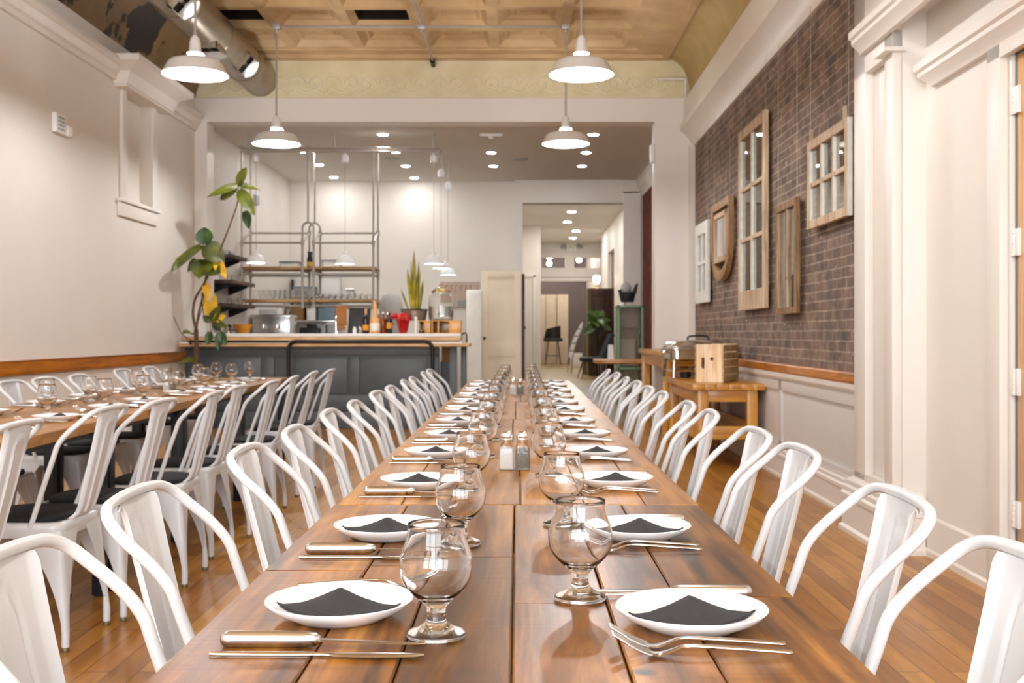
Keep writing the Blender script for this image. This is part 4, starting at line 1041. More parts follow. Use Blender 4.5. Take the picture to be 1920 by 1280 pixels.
for k, (bx_, tx, h, w, lean, tw) in enumerate([(-.03, -.085, .52, .030, .01, .4), (.0, -.005, .73, .036, -.02, -.3), (.03, .05, .60, .034, .02, .5), (.055, .10, .38, .026, .0, .2), (-.06, -.16, .27, .018, .01, -.2), (.01, .03, .46, .030, -.03, .8), (-.02, -.05, .62, .028, .03, -.6), (.07, .07, .50, .024, -.01, 1.0)]):
    def lf(u, v, o=0, bx_=bx_, tx=tx, h=h, w=w, lean=lean, tw=tw):
        ww = w * .8 * (.55 + .9 * v - .35 * v * v) * (1 - max(0, (v - .6) / .4) ** 1.8); s_ = (u * 2 - 1); a = tw * v + tw
        return (bx_ + (tx - bx_) * v + s_ * ww * math.cos(a) , lean * v + s_ * ww * math.sin(a) * .8 + o + .006 * s_ * s_, .10 + h * v)
    m = MB(); m.cur = 0; m.slab(lambda u, v: lf(u, v), lambda u, v: lf(u, v, .003), 6, 12)
    for i, f in enumerate(m.f):
        us = [(q % 91) % 7 for q in f]
        if max(us) <= 1 or min(us) >= 5: m.mi[i] = 1
    obj('leaf', m, ['snake_leaf', 'snake_edge'], t, smooth=True, ang=60)
# beverage dispenser
t = thing('drink_dispenser', 'big glass drink dispenser with domed lid tinted for lamplight on a wooden box', 'dispenser', (wx(827, 12.77), 12.77, BT + .154))
m = MB(); m.lathe([(0, .0), (.135, 0), (.142, .01), (.146, .05), (.146, .25), (.128, .29), (.105, .305), (.105, .318), (.100, .318), (.100, .303), (.124, .286), (.141, .248), (.141, .05), (.13, .012), (0, .010)], 36); obj('jar', m, 'jar_glass', t, smooth=True, ang=50)
m = MB(); m.lathe([(0, .016), (.125, .018), (.138, .05), (.138, .16), (0, .16)], 32); obj('drink', m, 'water', t, smooth=True, ang=50)
m = MB(); m.lathe([(0, .320), (.112, .320), (.112, .332), (.085, .362), (.03, .376), (.013, .382), (.022, .395), (.024, .408), (.014, .42), (0, .422)], 32); obj('lid', m, 'lamplit_glass', t, smooth=True, ang=50)
m = MB(); m.tube([(.02, -.146, .03), (.02, -.185, .03), (.02, -.19, .01)], .008, 8); m.tube([(.0, -.178, .05), (.04, -.178, .05)], .005, 6); obj('tap', m, 'chrome', t, smooth=True)
t = thing('pillar_candle', 'slim white candle standing on the bar in front of the planter', 'candle', (wx(780, 12.64), 12.64, BT))
m = MB(); m.lathe([(0, 0), (.018, 0), (.018, .19), (.014, .194), (0, .192)], 18); obj('wax_body', m, 'wax', t, smooth=True)
m = MB(); m.tube([(0, 0, .19), (.001, 0, .205)], .001, 5); obj('wick', m, 'black_plastic', t)
t = thing('tea_light_holder', 'small dark glass tea light holder on the bar beside the candle', 'candle', (wx(790.5, 12.6), 12.6, BT))
m = MB(); m.lathe([(0, 0), (.028, 0), (.03, .004), (.032, .03), (.030, .08), (.018, .10), (.016, .10), (.027, .078), (.029, .03), (0, .006)], 20); obj('holder', m, 'jar_glass', t, smooth=True)
m = MB(); m.lathe([(0, .006), (.024, .006), (.024, .026), (0, .026)], 18); obj('candle', m, 'dark_bottle', t)
for k, (px, col) in enumerate(((675, 'amber_liquid'), (665, 'white_plastic'))):
    t = thing('small_jar', ['little jar of dark liquid on the bar left of the wine bottle', 'little white lidded jar on the bar under the hanging cork'][k].replace('left of', 'beside'), 'jar', (wx(px, 12.7), 12.7, BT), 0, 'little jars on the bar')
    m = MB(); m.lathe([(0, 0), (.022, 0), (.023, .003), (.023, .05), (.016, .06), (.016, .066), (0, .066)], 18); obj('body', m, 'jar_glass' if k == 0 else col, t, smooth=True)
    m = MB(); m.lathe([(0, .066), (.019, .066), (.019, .078), (0, .078)], 18); obj('lid', m, 'steel', t, smooth=True)
t = thing('potted_plant', 'small glass jar with yellow and green leaves on the end of the bar', 'plant', (wx(397, 12.72), 12.72, BT))
m = MB(); m.lathe([(0, 0), (.05, 0), (.055, .01), (.06, .1), (.05, .14), (.052, .15), (.048, .15), (.046, .138), (.055, .1), (.05, .012), (0, .008)], 24); obj('jar', m, 'jar_glass', t, smooth=True)
def leaf(base, tip, width, up=(0, -1, .3), droop=.0, fold=.15, wav=.06, nu=6, nv=8, ph=0.0):
    b, tp = Vector(base), Vector(tip); ax = tp - b; L = ax.length; a = ax.normalized(); u_ = Vector(up); sd = a.cross(u_).normalized(); nn = sd.cross(a).normalized()
    def P(u, v, o):
        s_ = u * 2 - 1; w = width * math.sin(PI * min(1, .06 + .94 * v) ** .8) ** .8 * (1 if v < .98 else .5)
        p = b + a * (L * v) + sd * (s_ * w) + nn * (fold * w * abs(s_) + wav * L * .5 * math.sin(5 * v + ph) * s_ * .5 + o) + Vector((0, 0, -droop * L * v * v))
        return tuple(p)
    mm = MB(); mm.slab(lambda u, v: P(u, v, 0), lambda u, v: P(u, v, -.0015), nu, nv); return mm
r9 = random.Random(4)
def q(px, py, y=12.72): return Vector(wp(px, py, y)) - Vector(t.location)
for k, (b_, e_, w, mt) in enumerate([((395, 600), (384, 552), .05, 'yellow_leaf'), ((397, 598), (404, 548), .05, 'yellow_leaf'), ((398, 600), (424, 590), .05, 'yellow_leaf'), ((398, 602), (428, 612), .045, 'fig_leaf'), ((396, 604), (414, 570), .06, 'fig_leaf'),
        ((394, 604), (380, 590), .04, 'dark_leaf'), ((396, 606), (392, 576), .045, 'yellow_leaf'), ((400, 606), (414, 620), .045, 'dark_leaf'), ((412, 622), (409, 655), .05, 'dark_leaf'), ((412, 622), (424, 646), .05, 'dark_leaf'), ((395, 622), (388, 645), .05, 'dark_leaf')]):
    yo = r9.uniform(-.06, .05); low_ = e_[1] > 640
    mm = leaf(q(*b_, 12.22) if low_ else q(*b_), q(*e_, 12.22 if low_ else 12.72 + yo), w, (0, -1, .2), .05, .2, .1, ph=k); obj('leaf', mm, mt, t, smooth=True, ang=70)
m = MB(); m.tube([(0, 0, .01), (.0, 0, .15), tuple(q(397, 600))], .006, 6)
for px in (395, 412): m.tube(crom([(0, 0, .14), tuple(q(px, 606, 12.55)), tuple(q(px, 610, 12.32)), tuple(q(px, 622, 12.22))], 4), .004, 6)
obj('stem', m, 'bark', t, smooth=True)
# fiddle leaf fig in front of the bar end
FY = 12.1
t = thing('fiddle_leaf_fig', 'tall leggy fiddle leaf fig with few big leaves at the end of the bar', 'plant', (wx(368, FY), FY, 0))
def fp(px, py, y=FY): return Vector(wp(px, py, y)) - Vector(t.location)
m = MB(); m.lathe([(0, 0), (.13, 0), (.135, .01), (.17, .30), (.18, .31), (.18, .34), (.16, .34), (.15, .30), (0, .30)], 28); obj('pot', m, 'clay', t, smooth=True, ang=40)
m = MB(); m.lathe([(0, .305), (.16, .305)], 20); obj('soil', m, 'soil', t)
def stem(nm, pts, r0, r1, mt='bark', dy=0):
    P = crom([fp(*p) if len(p) == 2 else fp(p[0], p[1], p[2]) for p in pts], 6); n = len(P)
    mm = MB(); mm.tube(P, [r0 + (r1 - r0) * i / (n - 1) for i in range(n)], 8); return obj(nm, mm, mt, t, smooth=True)
m = MB(); m.tube([(0, 0, .29), (.0, 0, .5), tuple(fp(368, 676)), tuple(fp(368, 617))], [.03, .028, .026, .024], 10); obj('trunk', m, 'bark', t, smooth=True)
stem('branch', [(368, 617), (363, 598), (362, 580), (367, 558), (384, 529), (396, 501), (408, 479), (419, 453), (432, 420), (443, 388), (447, 370), (446, 345)], .017, .007)
stem('branch', [(368, 617), (372, 590), (380, 556), (384, 529), (387, 512), (388, 486), (384, 464), (380, 458)], .015, .006)
stem('branch', [(366, 640), (352, 634), (340, 624), (331, 606), (326, 593)], .006, .004)
stem('branch', [(362, 650), (356, 645), (345, 630)], .005, .003)
stem('twig', [(384, 600), (379, 570), (378, 548)], .006, .004); stem('twig', [(372, 600), (380, 575), (384, 550)], .006, .004)
for k, (b_, e_, w, mt) in enumerate([
    ((446, 346), (462, 311), .06, 'fig_leaf'), ((445, 347), (388, 366), .05, 'fig_leaf'), ((444, 352), (413, 372), .09, 'fig_leaf'), ((447, 346), (488, 354), .035, 'fig_leaf'), ((448, 356), (478, 400), .075, 'fig_leaf'), ((460, 395), (467, 428), .05, 'dark_leaf'),
    ((384, 458), (383, 423), .10, 'dark_leaf'), ((378, 460), (321, 501), .075, 'fig_leaf'), ((384, 460), (421, 490), .12, 'fig_leaf'), ((381, 486), (374, 520), .13, 'fig_leaf'), ((392, 508), (414, 508), .10, 'fig_leaf'), ((368, 486), (352, 508), .05, 'dark_leaf'), ((403, 486), (424, 520), .06, 'yellow_leaf'), ((385, 530), (392, 560), .05, 'yellow_leaf'),
    ((364, 625), (343, 622), .06, 'fig_leaf'), ((366, 676), (336, 680), .06, 'fig_leaf'), ((367, 677), (356, 669), .05, 'fig_leaf')]):
    yo = r9.uniform(-.16, .06) - (.3 if e_[0] < 350 else 0); mm = leaf(fp(*b_), fp(e_[0], e_[1], FY + yo), w, (0, -1, .35 + r9.uniform(-.2, .4)), .06, .22, .16, ph=k * 1.3)
    obj('leaf', mm, mt, t, smooth=True, ang=70)
# ------------------------------------------------------------------ hanging pipe shelves over the back of the bar
SF, SR = 15.0, 15.5
def pipe_shelf(pxl, pxr, label, ea=.02, eb=.02):
    t = thing('pipe_shelf', label, 'shelf', (0, 0, 0), 0, 'hanging pipe shelves')
    xl, xr = wx(pxl, SF), wx(pxr, SF); zt = [wz(455, SF), wz(437, SR)]
    m = MB()
    for y, ztop in ((SF, zt[0]), (SR, zt[1])):
        for x in (xl, xr): m.tube([(x, y, 1.46), (x, y, ztop)], .016, 8)
        m.tube([(xl, y, ztop), (xr, y, ztop)], .014, 8); m.tube([(xl, y, 1.905), (xr, y, 1.905)], .012, 8); m.tube([(xl, y, 1.475), (xr, y, 1.475)], .012, 8)
    for x in (xl, xr):
        m.tube([(x, SF, zt[0]), (x, SR, zt[1])], .014, 8); m.tube([(x, SF, 1.475), (x, SR, 1.475)], .013, 8); m.tube([(x, SF, 1.95), (x, SR, 1.95)], .013, 8)
    m.cur = 0
    for x in (xl, xr):
        for y, ztop in ((SF, zt[0]), (SR, zt[1])):
            for z in (ztop, 1.905, 1.98, 1.53, 1.475): m.tube([(x, y, z - .035), (x, y, z + .035)], .024, 8)
    obj('pipe_frame', m, 'grey_pipe', t, smooth=True)
    for z in (1.972, 1.525):
        m = MB(); m.box(xl - ea, xr + eb, SF - .02, SR + .02, z, z + .038); obj('shelf_board', m, 'shelf_wood', t, bevel=.003)
    return xl, xr
sl0, sl1 = pipe_shelf(453, 567, 'hanging pipe shelf over the bar, nearer the fig plant, with rows of tumblers', .02, .085)
sr0, sr1 = pipe_shelf(588, 700, 'hanging pipe shelf over the bar, farther from the fig plant, with jars and bottles', .05, .02)
t = thing('pipe_hanger', 'grey pipe posts and loops joining the hanging shelves to the ceiling', 'pipe')
m = MB()
for y, za in ((SF, 2.62), (SR, 2.66)):
    for x in (sl0, sr1): m.tube([(x, y, (wz(455, SF) if y == SF else wz(437, SR)) + .037), (x, y, BZ - .001)], .0135, 8)
    xm = (sl1 + sr0) / 2; m.tube([(xm, y, za - .02), (xm, y, BZ - .001)], .0135, 8)
    z0_ = (wz(455, SF) if y == SF else wz(437, SR)) + .037
    m.tube([(sl1, y, z0_), (sl1, y, za - .06), (sl1 + .03, y, za - .02), (xm, y, za), (sr0 - .03, y, za - .02), (sr0, y, za - .06), (sr0, y, z0_)], .015, 8)
obj('hanger_pipes', m, 'grey_pipe', t, smooth=True)
for y in (SF, SR):
    for x in (sl0, sr1, xm):
        m = MB(); m.lathe([(0, -.012), (.045, -.012), (.045, 0), (0, 0)], 16, (x, y, BZ)); obj('ceiling_flange', m, 'grey_pipe', t, smooth=True)
# glasses, jars and boxes on the hanging shelves
def tumbler_proto():
    m = MB(); m.lathe([(0, 0), (.028, 0), (.030, .002), (.037, .135), (.0355, .135), (.0285, .006), (0, .006)], 20); return tag(obj('tumbler', m, 'jar_glass', smooth=True), 'x', 'glass')
tum = Proto(tumbler_proto()); low = 1.5632
for i in range(10):
    tum((sl0 + .17 + i * .0775, SF + .08, low), 0, 'straight clear tumbler, %s along the front row of the lower hanging shelf' % ORD[i], 'tumblers on the hanging shelf')
for i in range(9):
    tum((sl0 + .20 + i * .08, SF + .30, low), 0, 'straight clear tumbler, %s along the back row of the lower hanging shelf' % ORD[i], 'tumblers on the hanging shelf')
def jar_proto():
    m = MB(); m.lathe([(0, 0), (.034, 0), (.037, .004), (.038, .05), (.03, .068), (.03, .074), (.028, .074), (.028, .066), (.035, .05), (.034, .007), (0, .006)], 20)
    return tag(obj('stemless_glass', m, 'jar_glass', smooth=True), 'x', 'glass')
jr = Proto(jar_proto())
for i in range(9):
    jr((sr0 + .05 + i * .088, SF + .06, low), 0, 'round stemless glass, %s along the front row of the hanging shelf' % ORD[i], 'stemless glasses on the hanging shelf')
for i in range(8):
    jr((sr0 + .09 + i * .09, SF + .24, low), 0, 'round stemless glass, %s along the back row of the hanging shelf' % ORD[i], 'stemless glasses on the hanging shelf')
def storage(x, y, z, w, d, h, label, lidm, bodym='frosted_jar'):
    t = thing('storage_box', label, 'box', (x, y, z), 0, 'storage boxes behind the bar')
    m = MB(); m.box(-w / 2, w / 2, -d / 2, d / 2, 0, h); obj('body', m, bodym, t, bevel=.01)
    m = MB(); m.box(-w / 2 - .008, w / 2 + .008, -d / 2 - .008, d / 2 + .008, h, h + .02); obj('lid', m, lidm, t, bevel=.005)
storage(wx(545, 15.25), 15.25, 2.0105, .26, .3, .06, 'flat clear tub with blue lid on the upper hanging shelf', 'blue_bin')
storage(wx(622, 15.25), 15.25, 2.0105, .24, .3, .08, 'grey flat tub on the upper hanging shelf behind the hanging lamp', 'grey_plastic')
t = thing('black_bottle', 'squat black bottle with yellow label between the two hanging shelves', 'bottle', (wx(581, 15.25), 15.25, 2.0105))
m = MB(); m.lathe([(0, 0), (.04, 0), (.042, .004), (.042, .13), (.03, .15), (.03, .20), (.034, .20), (.034, .22), (0, .22)], 20); obj('body', m, 'black_plastic', t, smooth=True, ang=40)
m = MB(); m.lathe([(.0424, .02), (.043, .021), (.043, .075), (.0424, .076)], 20); obj('label', m, 'yellow_leaf', t, smooth=True)
t = thing('glass_carafe', 'squat square glass canister on the lower hanging shelf', 'canister', (wx(657, 15.45), 15.45, low))
m = MB(); m.loft([rsq(.06, .015, 0), rsq(.065, .015, .01), rsq(.065, .015, .13), rsq(.05, .015, .15)]); obj('body', m, 'jar_glass', t, smooth=True, ang=40)
m = MB(); m.loft([rsq(.068, .01, .15), rsq(.068, .01, .165)]); obj('lid', m, 'steel', t)
# back wall shelves and work counter
t = thing('back_counter', 'plain grey work counter along the back of the bar room', 'counter')
m = MB(); m.box(XL + .02, -1.35, 17.3, 18.4, 0, .9); obj('body', m, 'grey_plastic', t); m = MB(); m.box(XL + .01, -1.33, 17.25, 18.45, .9, .94); obj('worktop', m, 'polished_steel', t, bevel=.004)
t = thing('side_counter', 'steel work counter below the dark wall shelves in the bar room', 'counter')
m = MB(); m.box(XL + .02, XL + .66, 13.5, 16.9, 0, .88); obj('body', m, 'grey_plastic', t); m = MB(); m.box(XL + .01, XL + .69, 13.45, 16.95, .88, .92); obj('worktop', m, 'polished_steel', t, bevel=.004)
t = thing('espresso_machine', 'boxy steel espresso machine with cups on top behind the bar', 'coffee machine', (wx(515, 15.95), 15.95, .9205))
w = .27
m = MB(); m.box(-w, w, -.25, .25, .06, .42); m.box(-w - .02, w + .02, -.30, .27, .40, .44); obj('case', m, 'steel', t, bevel=.012)
m = MB(); m.box(-w, w, -.34, -.24, .0, .07); obj('drip_tray', m, 'steel', t, bevel=.004)
for x in (-.10, .10):
    m = MB(); m.lathe([(0, 0), (.032, 0), (.032, .06), (0, .06)], 16, (x, -.27, .24)); m.tube([(x, -.28, .25), (x, -.40, .235)], .011, 8); obj('group_head', m, 'chrome', t, smooth=True)
m = MB(); m.box(-.19, .08, -.2, .2, .44, .53); obj('cup_tray', m, 'white_plastic', t, bevel=.02)
t = thing('coffee_grinder', 'black coffee grinder with clear hopper beside the espresso machine', 'grinder', (wx(532, 16.55), 16.55, .9205))
m = MB(); m.box(-.09, .09, -.1, .1, 0, .40); obj('body', m, 'black_plastic', t, bevel=.02)
m = MB(); m.lathe([(.05, .40), (.10, .52), (.10, .58), (.095, .58), (.045, .41)], 20); obj('hopper', m, 'jar_glass', t, smooth=True)
m = MB(); m.lathe([(0, .58), (.10, .58), (.08, .62), (.02, .64), (.02, .68), (0, .69)], 20); obj('hopper_lid', m, 'chrome', t, smooth=True)
t = thing('copper_bowl', 'copper coloured bowl with dark rim on the side counter behind the bar', 'bowl', (wx(456, 14.8), 14.8, .9205))
m = MB(); m.lathe([(0, .16), (.06, .16), (.065, .165), (.12, .28), (.125, .30), (.11, .30), (.06, .18), (0, .175)], 24); obj('bowl', m, 'orange_label', t, smooth=True)
m = MB(); m.lathe([(0, 0), (.11, 0), (.11, .02), (.03, .04), (.03, .14), (.06, .16), (0, .16)], 20); obj('stand', m, 'black_steel', t, smooth=True)
t = thing('pepper_mill', 'squat steel jug on the side counter near the fig plant', 'jug', (wx(429, 14.4), 14.4, .9205)); t.name = 'steel_jug'
m = MB(); m.lathe([(0, 0), (.05, 0), (.055, .01), (.05, .12), (.038, .2), (.05, .26), (.02, .29), (0, .30)], 24); obj('body', m, 'chrome', t, smooth=True, ang=50)
m = MB(); m.tube(crom([(.05, 0, .08), (.10, 0, .10), (.10, 0, .2), (.045, 0, .22)], 4), .008, 8); obj('handle', m, 'black_plastic', t, smooth=True)
t = thing('black_kettle', 'black box toaster on the back counter behind the bar', 'toaster', (wx(582, 17.7), 17.7, .9405)); t.name = 'toaster'
m = MB(); m.box(-.16, .16, -.12, .12, .01, .25); obj('body', m, 'black_plastic', t, bevel=.03)
m = MB(); m.box(-.05, .10, -.05, .05, .25, .31); obj('lever_block', m, 'black_plastic', t, bevel=.01)
for k, (px, w, h, lab, lid, bd) in enumerate(((602, .20, .28, 'pale grey bin with teal sticker on the back counter', 'grey_plastic', 'grey_plastic'), (627, .18, .30, 'second pale bin beside the toaster on the back counter', 'white_plastic', 'grey_plastic'), (562, .18, .09, 'small teal tub on the back counter between machine and toaster', 'blue_bin', 'blue_bin'))):
    storage(wx(px, 18.0), 18.0 - .02 * k, .9405, w, .3, h, lab, lid, bd)
t = thing('back_shelf', 'long wall shelf with boxes on the back wall behind the bar', 'shelf')
m = MB(); m.box(wx(549, 18.3), wx(640, 18.3), 18.1, 18.5, 1.28, 1.31); obj('lower_board', m, 'steel', t, bevel=.003)
m = MB(); m.box(wx(549, 18.3), wx(640, 18.3), 18.1, 18.5, 1.68, 1.71); obj('upper_board', m, 'steel', t, bevel=.003)
for px in (553, 602, 638):
    m = MB(); m.box(wx(px, 18.48) - .015, wx(px, 18.48) + .015, 18.46, 18.5, 1.2, 2.1); obj('upright', m, 'steel', t)
m = MB(); m.box(wx(546, 18.45) - .0, wx(551, 18.45), 18.44, 18.499, 1.0, 2.0); obj('dark_post', m, 'dark_shelf_wood', t)
for k, (px, z, w, h, lab, lid, bd) in enumerate(((560, 1.3105, .2, .24, 'brown card box with pale lid on the back wall shelf', 'brown_card', 'brown_card'), (586, 1.3105, .14, .22, 'pale carton with grey stripes on the back wall shelf', 'grey_plastic', 'white_plastic'), (614, 1.3105, .26, .26, 'blue grey bin with white label on the back wall shelf', 'blue_bin', 'blue_bin'), (572, 1.7105, .34, .14, 'clear crate with dark lid on the upper back wall shelf', 'blue_bin', 'grey_plastic'), (620, 1.7105, .30, .30, 'white tub on the upper back wall shelf', 'white_plastic', 'white_plastic'))):
    storage(wx(px, 18.27), 18.27, z, w, .28, h, lab, lid, bd)
t = thing('hanging_cork_mat', 'orange brown cork mat hanging from the pipe shelf', 'mat', (wx(641, 15.0), 14.955, 1.14))
m = MB(); m.box(-.075, .075, 0, .02, .06, .33); m.box(-.05, .05, 0, .02, .0, .06); obj('mat', m, 'cork', t, bevel=.012)
m = MB(); m.tube([(0, .01, .32), (0, .01, .37), (0, .02, .386)], .003, 5); obj('string', m, 'wire_metal', t)
t = thing('hanging_towel', 'grey cloth hanging under the pipe shelf beside the bottles', 'towel', (wx(678, 15.2), 15.2, 1.02))
m = MB(); m.slab(lambda u, v: (-.17 + .30 * u - .03 * (1 - v), .012 * math.sin(14 * u) * (1.2 - v), .42 * v), lambda u, v: (-.17 + .30 * u - .03 * (1 - v), .006 + .012 * math.sin(14 * u) * (1.2 - v), .42 * v), 24, 8); obj('cloth', m, 'dark_cloth', t, smooth=True)
m = MB(); m.tube([(-.2, .003, .42), (.16, .003, .42)], .008, 8); m.tube([(-.19, .003, .42), (-.19, .003, .49)], .006, 6); m.tube([(.15, .003, .42), (.15, .003, .49)], .006, 6); obj('towel_bar', m, 'steel', t, smooth=True)
t = thing('beer_tap', 'slim tall steel tap column on the bar beside the cork mat', 'tap', (wx(630, 12.85), 12.85, BT))
m = MB(); m.lathe([(0, 0), (.03, 0), (.03, .01), (.012, .02), (.012, .20), (0, .205)], 16); obj('column', m, 'chrome', t, smooth=True)
m = MB(); m.tube([(0, 0, .17), (0, -.06, .17), (0, -.065, .14)], .008, 8); obj('spout', m, 'chrome', t, smooth=True)
t = thing('water_cooler_jug', 'grey translucent water jug on a stand at the back of the bar room', 'jug', (wx(733, 16.5), 16.5, 0))
m = MB(); m.box(-.2, .2, -.18, .18, 0, 1.22); obj('stand', m, 'grey_plastic', t, bevel=.02)
m = MB(); m.lathe([(0, 1.22), (.16, 1.22), (.18, 1.25), (.18, 1.55), (.13, 1.66), (.06, 1.70), (0, 1.70)], 28); obj('jug', m, 'grey_cloth', t, smooth=True, ang=50)
# dark shelves on the bar room side wall
for k, (z, y1) in enumerate(((2.08, 14.35), (1.765, 14.75), (1.47, 14.75))):
    t = thing('wall_shelf', 'dark wooden shelf on the bar room side wall, %s of three' % ['uppermost', 'middle', 'lowest'][k], 'shelf', (0, 0, 0), 0, 'dark shelves on the bar room side wall')
    m = MB(); m.box(XL - .008, XL + .30, 13.6, y1, z - .045, z); obj('board', m, 'dark_shelf_wood', t, bevel=.004)
    for y in (13.75, y1 - .2):
        m = MB(); m.prism([(XL - .008, z - .16), (XL + .015, z - .16), (XL + .24, z - .065), (XL + .24, z - .046), (XL - .008, z - .046)], 'y', y, y + .03); obj('bracket', m, 'black_steel', t)
    for i in range(6):
        jr((XL + .14 + .05 * (i % 2), 13.70 + i * (.105 if k == 0 else .17), z + .0005), 0, 'clear glass, %s along the %s dark shelf of the side wall' % (ORD[i], ['uppermost', 'middle', 'lowest'][k]), 'glasses on the dark side wall shelves')
# small pendants over the bar
def bar_pendant(px, py, y, label, zrig):
    z = wz(py, y); t = thing('bar_pendant_lamp', label, 'lamp', (wx(px, y), y, z), 0, 'small white pendant lamps over the bar')
    r = .126
    m = MB(); m.lathe([(r, 0), (r + .002, .006), (r * .93, .035), (r * .78, .075), (r * .5, .105), (.03, .118), (.022, .15), (.012, .165), (.0, .165), (.0, .158), (.02, .11), (r * .48, .099), (r * .75, .072), (r * .9, .035), (r - .004, .003)], 32); obj('shade', m, 'shade_enamel', t, smooth=True, ang=50)
    m = MB(); m.lathe([(0, .025), (.025, .03), (.035, .05), (.03, .075), (.014, .10), (0, .11)], 16); obj('bulb', m, 'bulb_white', t, smooth=True)
    m = MB(); m.tube([(0, 0, .16), (0, 0, zrig - z - .05)], .003, 6); obj('cable', m, 'wire_metal', t)
    m = MB(); m.lathe([(0, -.13), (.04, -.12), (.048, -.09), (.048, -.04), (.03, -.02), (.02, -.003), (0, -.003)], 18, (0, 0, zrig - z)); obj('canopy', m, 'ceramic', t, smooth=True)
ZR = 3.40
PY = 14.0
bar_pendant(480, 493, PY, 'small white pendant lamp over the bar, hanging by the dark wall shelves', ZR)
bar_pendant(647, 495, PY, 'small white pendant lamp over the bar, hanging before the stemless glasses', ZR)
bar_pendant(813.5, 494.5, PY, 'small white pendant lamp over the snake plant, front one of three', ZR)
bar_pendant(827, 503.5, 15.3, 'small white pendant lamp over the drink dispenser, middle one of three', ZR)
bar_pendant(840, 515.5, 16.6, 'small white pendant lamp over the drink dispenser, back one of three', ZR)
t = thing('lamp_rig', 'grey pipe rig under the bar room ceiling that carries the small pendant lamps', 'pipe')
xa, xb = wx(480, PY), wx(813.5, PY)
m = MB()
for dy, dz in ((-.05, .06), (.05, .06), (0, .02)): m.tube([(xa - .2, PY + dy, ZR + dz), (xb, PY + dy, ZR + dz)], .011, 8)
xr_ = [wx(813.5, PY), wx(827, 15.3), wx(840, 16.6)]
m.tube([(xr_[0], PY, ZR + .05), (xr_[1], 15.3, ZR + .05), (xr_[2], 16.6, ZR + .05)], .012, 8)
for x, y in ((xb, PY), (xa + 1.0, PY), (xr_[1], 15.3), (xr_[2], 16.6), (xa - .1, PY)): m.tube([(x, y, ZR + .03), (x, y, BZ - .001)], .012, 8)
obj('rig_pipes', m, 'grey_pipe', t, smooth=True)
for px, y in ((480, PY), (647, PY), (813.5, PY)):
    m = MB(); m.tube([(wx(px, y) + .07 * math.cos(a), y + .07 * math.sin(a), ZR + .06) for a in (2 * PI * k / 16 for k in range(16))], .011, 8, closed=True); obj('ring', m, 'grey_pipe', t, smooth=True)
# recessed lights, vents and detectors
def downlight(px, py, zc, label, r=.062, mt='downlight_glow'):
    y = (zc - CAMZ) * FPX / (CY - py); x = wx(px, y)
    t = thing('ceiling_downlight', label, 'ceiling light', (x, y, zc), 0, 'recessed ceiling lights')
    m = MB(); m.lathe([(r, -.004), (r + .02, -.006), (r + .022, 0), (r, 0)], 24); obj('trim_ring', m, 'white_plastic', t, smooth=True)
    m = MB(); m.lathe([(0, -.012), (r * .7, -.010), (r, -.003)], 20); obj('lamp_face', m, mt, t, smooth=True)
dl = [(718, 252, 'front one of the row beyond the pipe rig'), (567, 284, 'front one of the row by the shelf posts'), (598, 309, 'middle one of the row by the shelf posts'), (626, 332, 'back one of the row by the shelf posts'),
      (742, 285, 'second of the row beyond the pipe rig'), (761, 311, 'third of the row beyond the pipe rig'), (777, 333, 'back one of the row beyond the pipe rig'),
      (921, 286, 'front one of the pair above the cream door'), (925, 311, 'back one of the pair above the cream door'),
      (1113, 252, 'front one of the row beside the red brick'), (1099, 286, 'middle one of the row beside the red brick'), (1091, 311, 'back one of the row beside the red brick')]
for px, py, lab in dl: downlight(px, py, BZ, 'round recessed light in the bar ceiling, %s' % lab)
for i, (px, py) in enumerate([(1078, 382), (1072, 397), (1064, 416), (1080, 433), (1074, 446)]): downlight(px, py, HZ, 'round recessed light in the hall ceiling, %s counting into the hall' % ORD[i], .10, 'hall_downlight_glow')
for px, py, lab in ((735, 297, 'over the bar shelves'), (975, 298, 'in line with the hall opening')):
    y = (BZ - CAMZ) * FPX / (CY - py); m = MB(); m.lathe([(0, -.02), (.08, -.02), (.11, -.012), (.12, 0), (0, 0)], 24, (wx(px, y), y, BZ)); tag(obj('ceiling_speaker', m, 'grey_plastic', smooth=True), 'flat round ceiling speaker %s' % lab, 'speaker', 'round ceiling speakers')
y = (BZ - CAMZ) * FPX / (CY - 251); m = MB(); m.box(wx(900, y), wx(942, y), y - .02, y + .02, BZ - .03, BZ); m.lathe([(0, -.07), (.03, -.06), (.03, -.03), (0, -.03)], 14, (wx(921, y), y, BZ)); tag(obj('ceiling_sensor', m, 'white_plastic'), 'white ceiling bar with small sensor inside the portal', 'sensor')
# ------------------------------------------------------------------ salvaged door, white cupboard, sign, hall things
DY = 16.0
t = thing('salvaged_door', 'old cream two panel door slab with distressed dark edge leaning beside the bar', 'door slab', (wx(940, DY), DY, 0))
w = (wx(978, DY) - wx(902, DY)) / 2; H = wz(508, DY)
m = MB(); m.box(-w, w, 0, .045, 0, H); obj('slab', m, 'old_cream_paint', t)
m = MB(); st = .10
zs = [0, .22, wz(672, DY), wz(640, DY) - 0.0, H - .10, H]
zr = [(0, .2), (wz(669, DY), wz(642, DY)), (wz(520, DY), H)]
m.box(-w, -w + st, -.012, 0, 0, H); m.box(w - st, w, -.012, 0, 0, H)
for a, b in zr: m.box(-w + st, w - st, -.012, 0, a, b)
obj('stiles', m, 'old_cream_paint', t, bevel=.004)
m = MB(); m.box(w, w + .045, -.01, .30, 0, H - .04); obj('distressed_edge', m, 'dark_shelf_wood', t, bevel=.006)
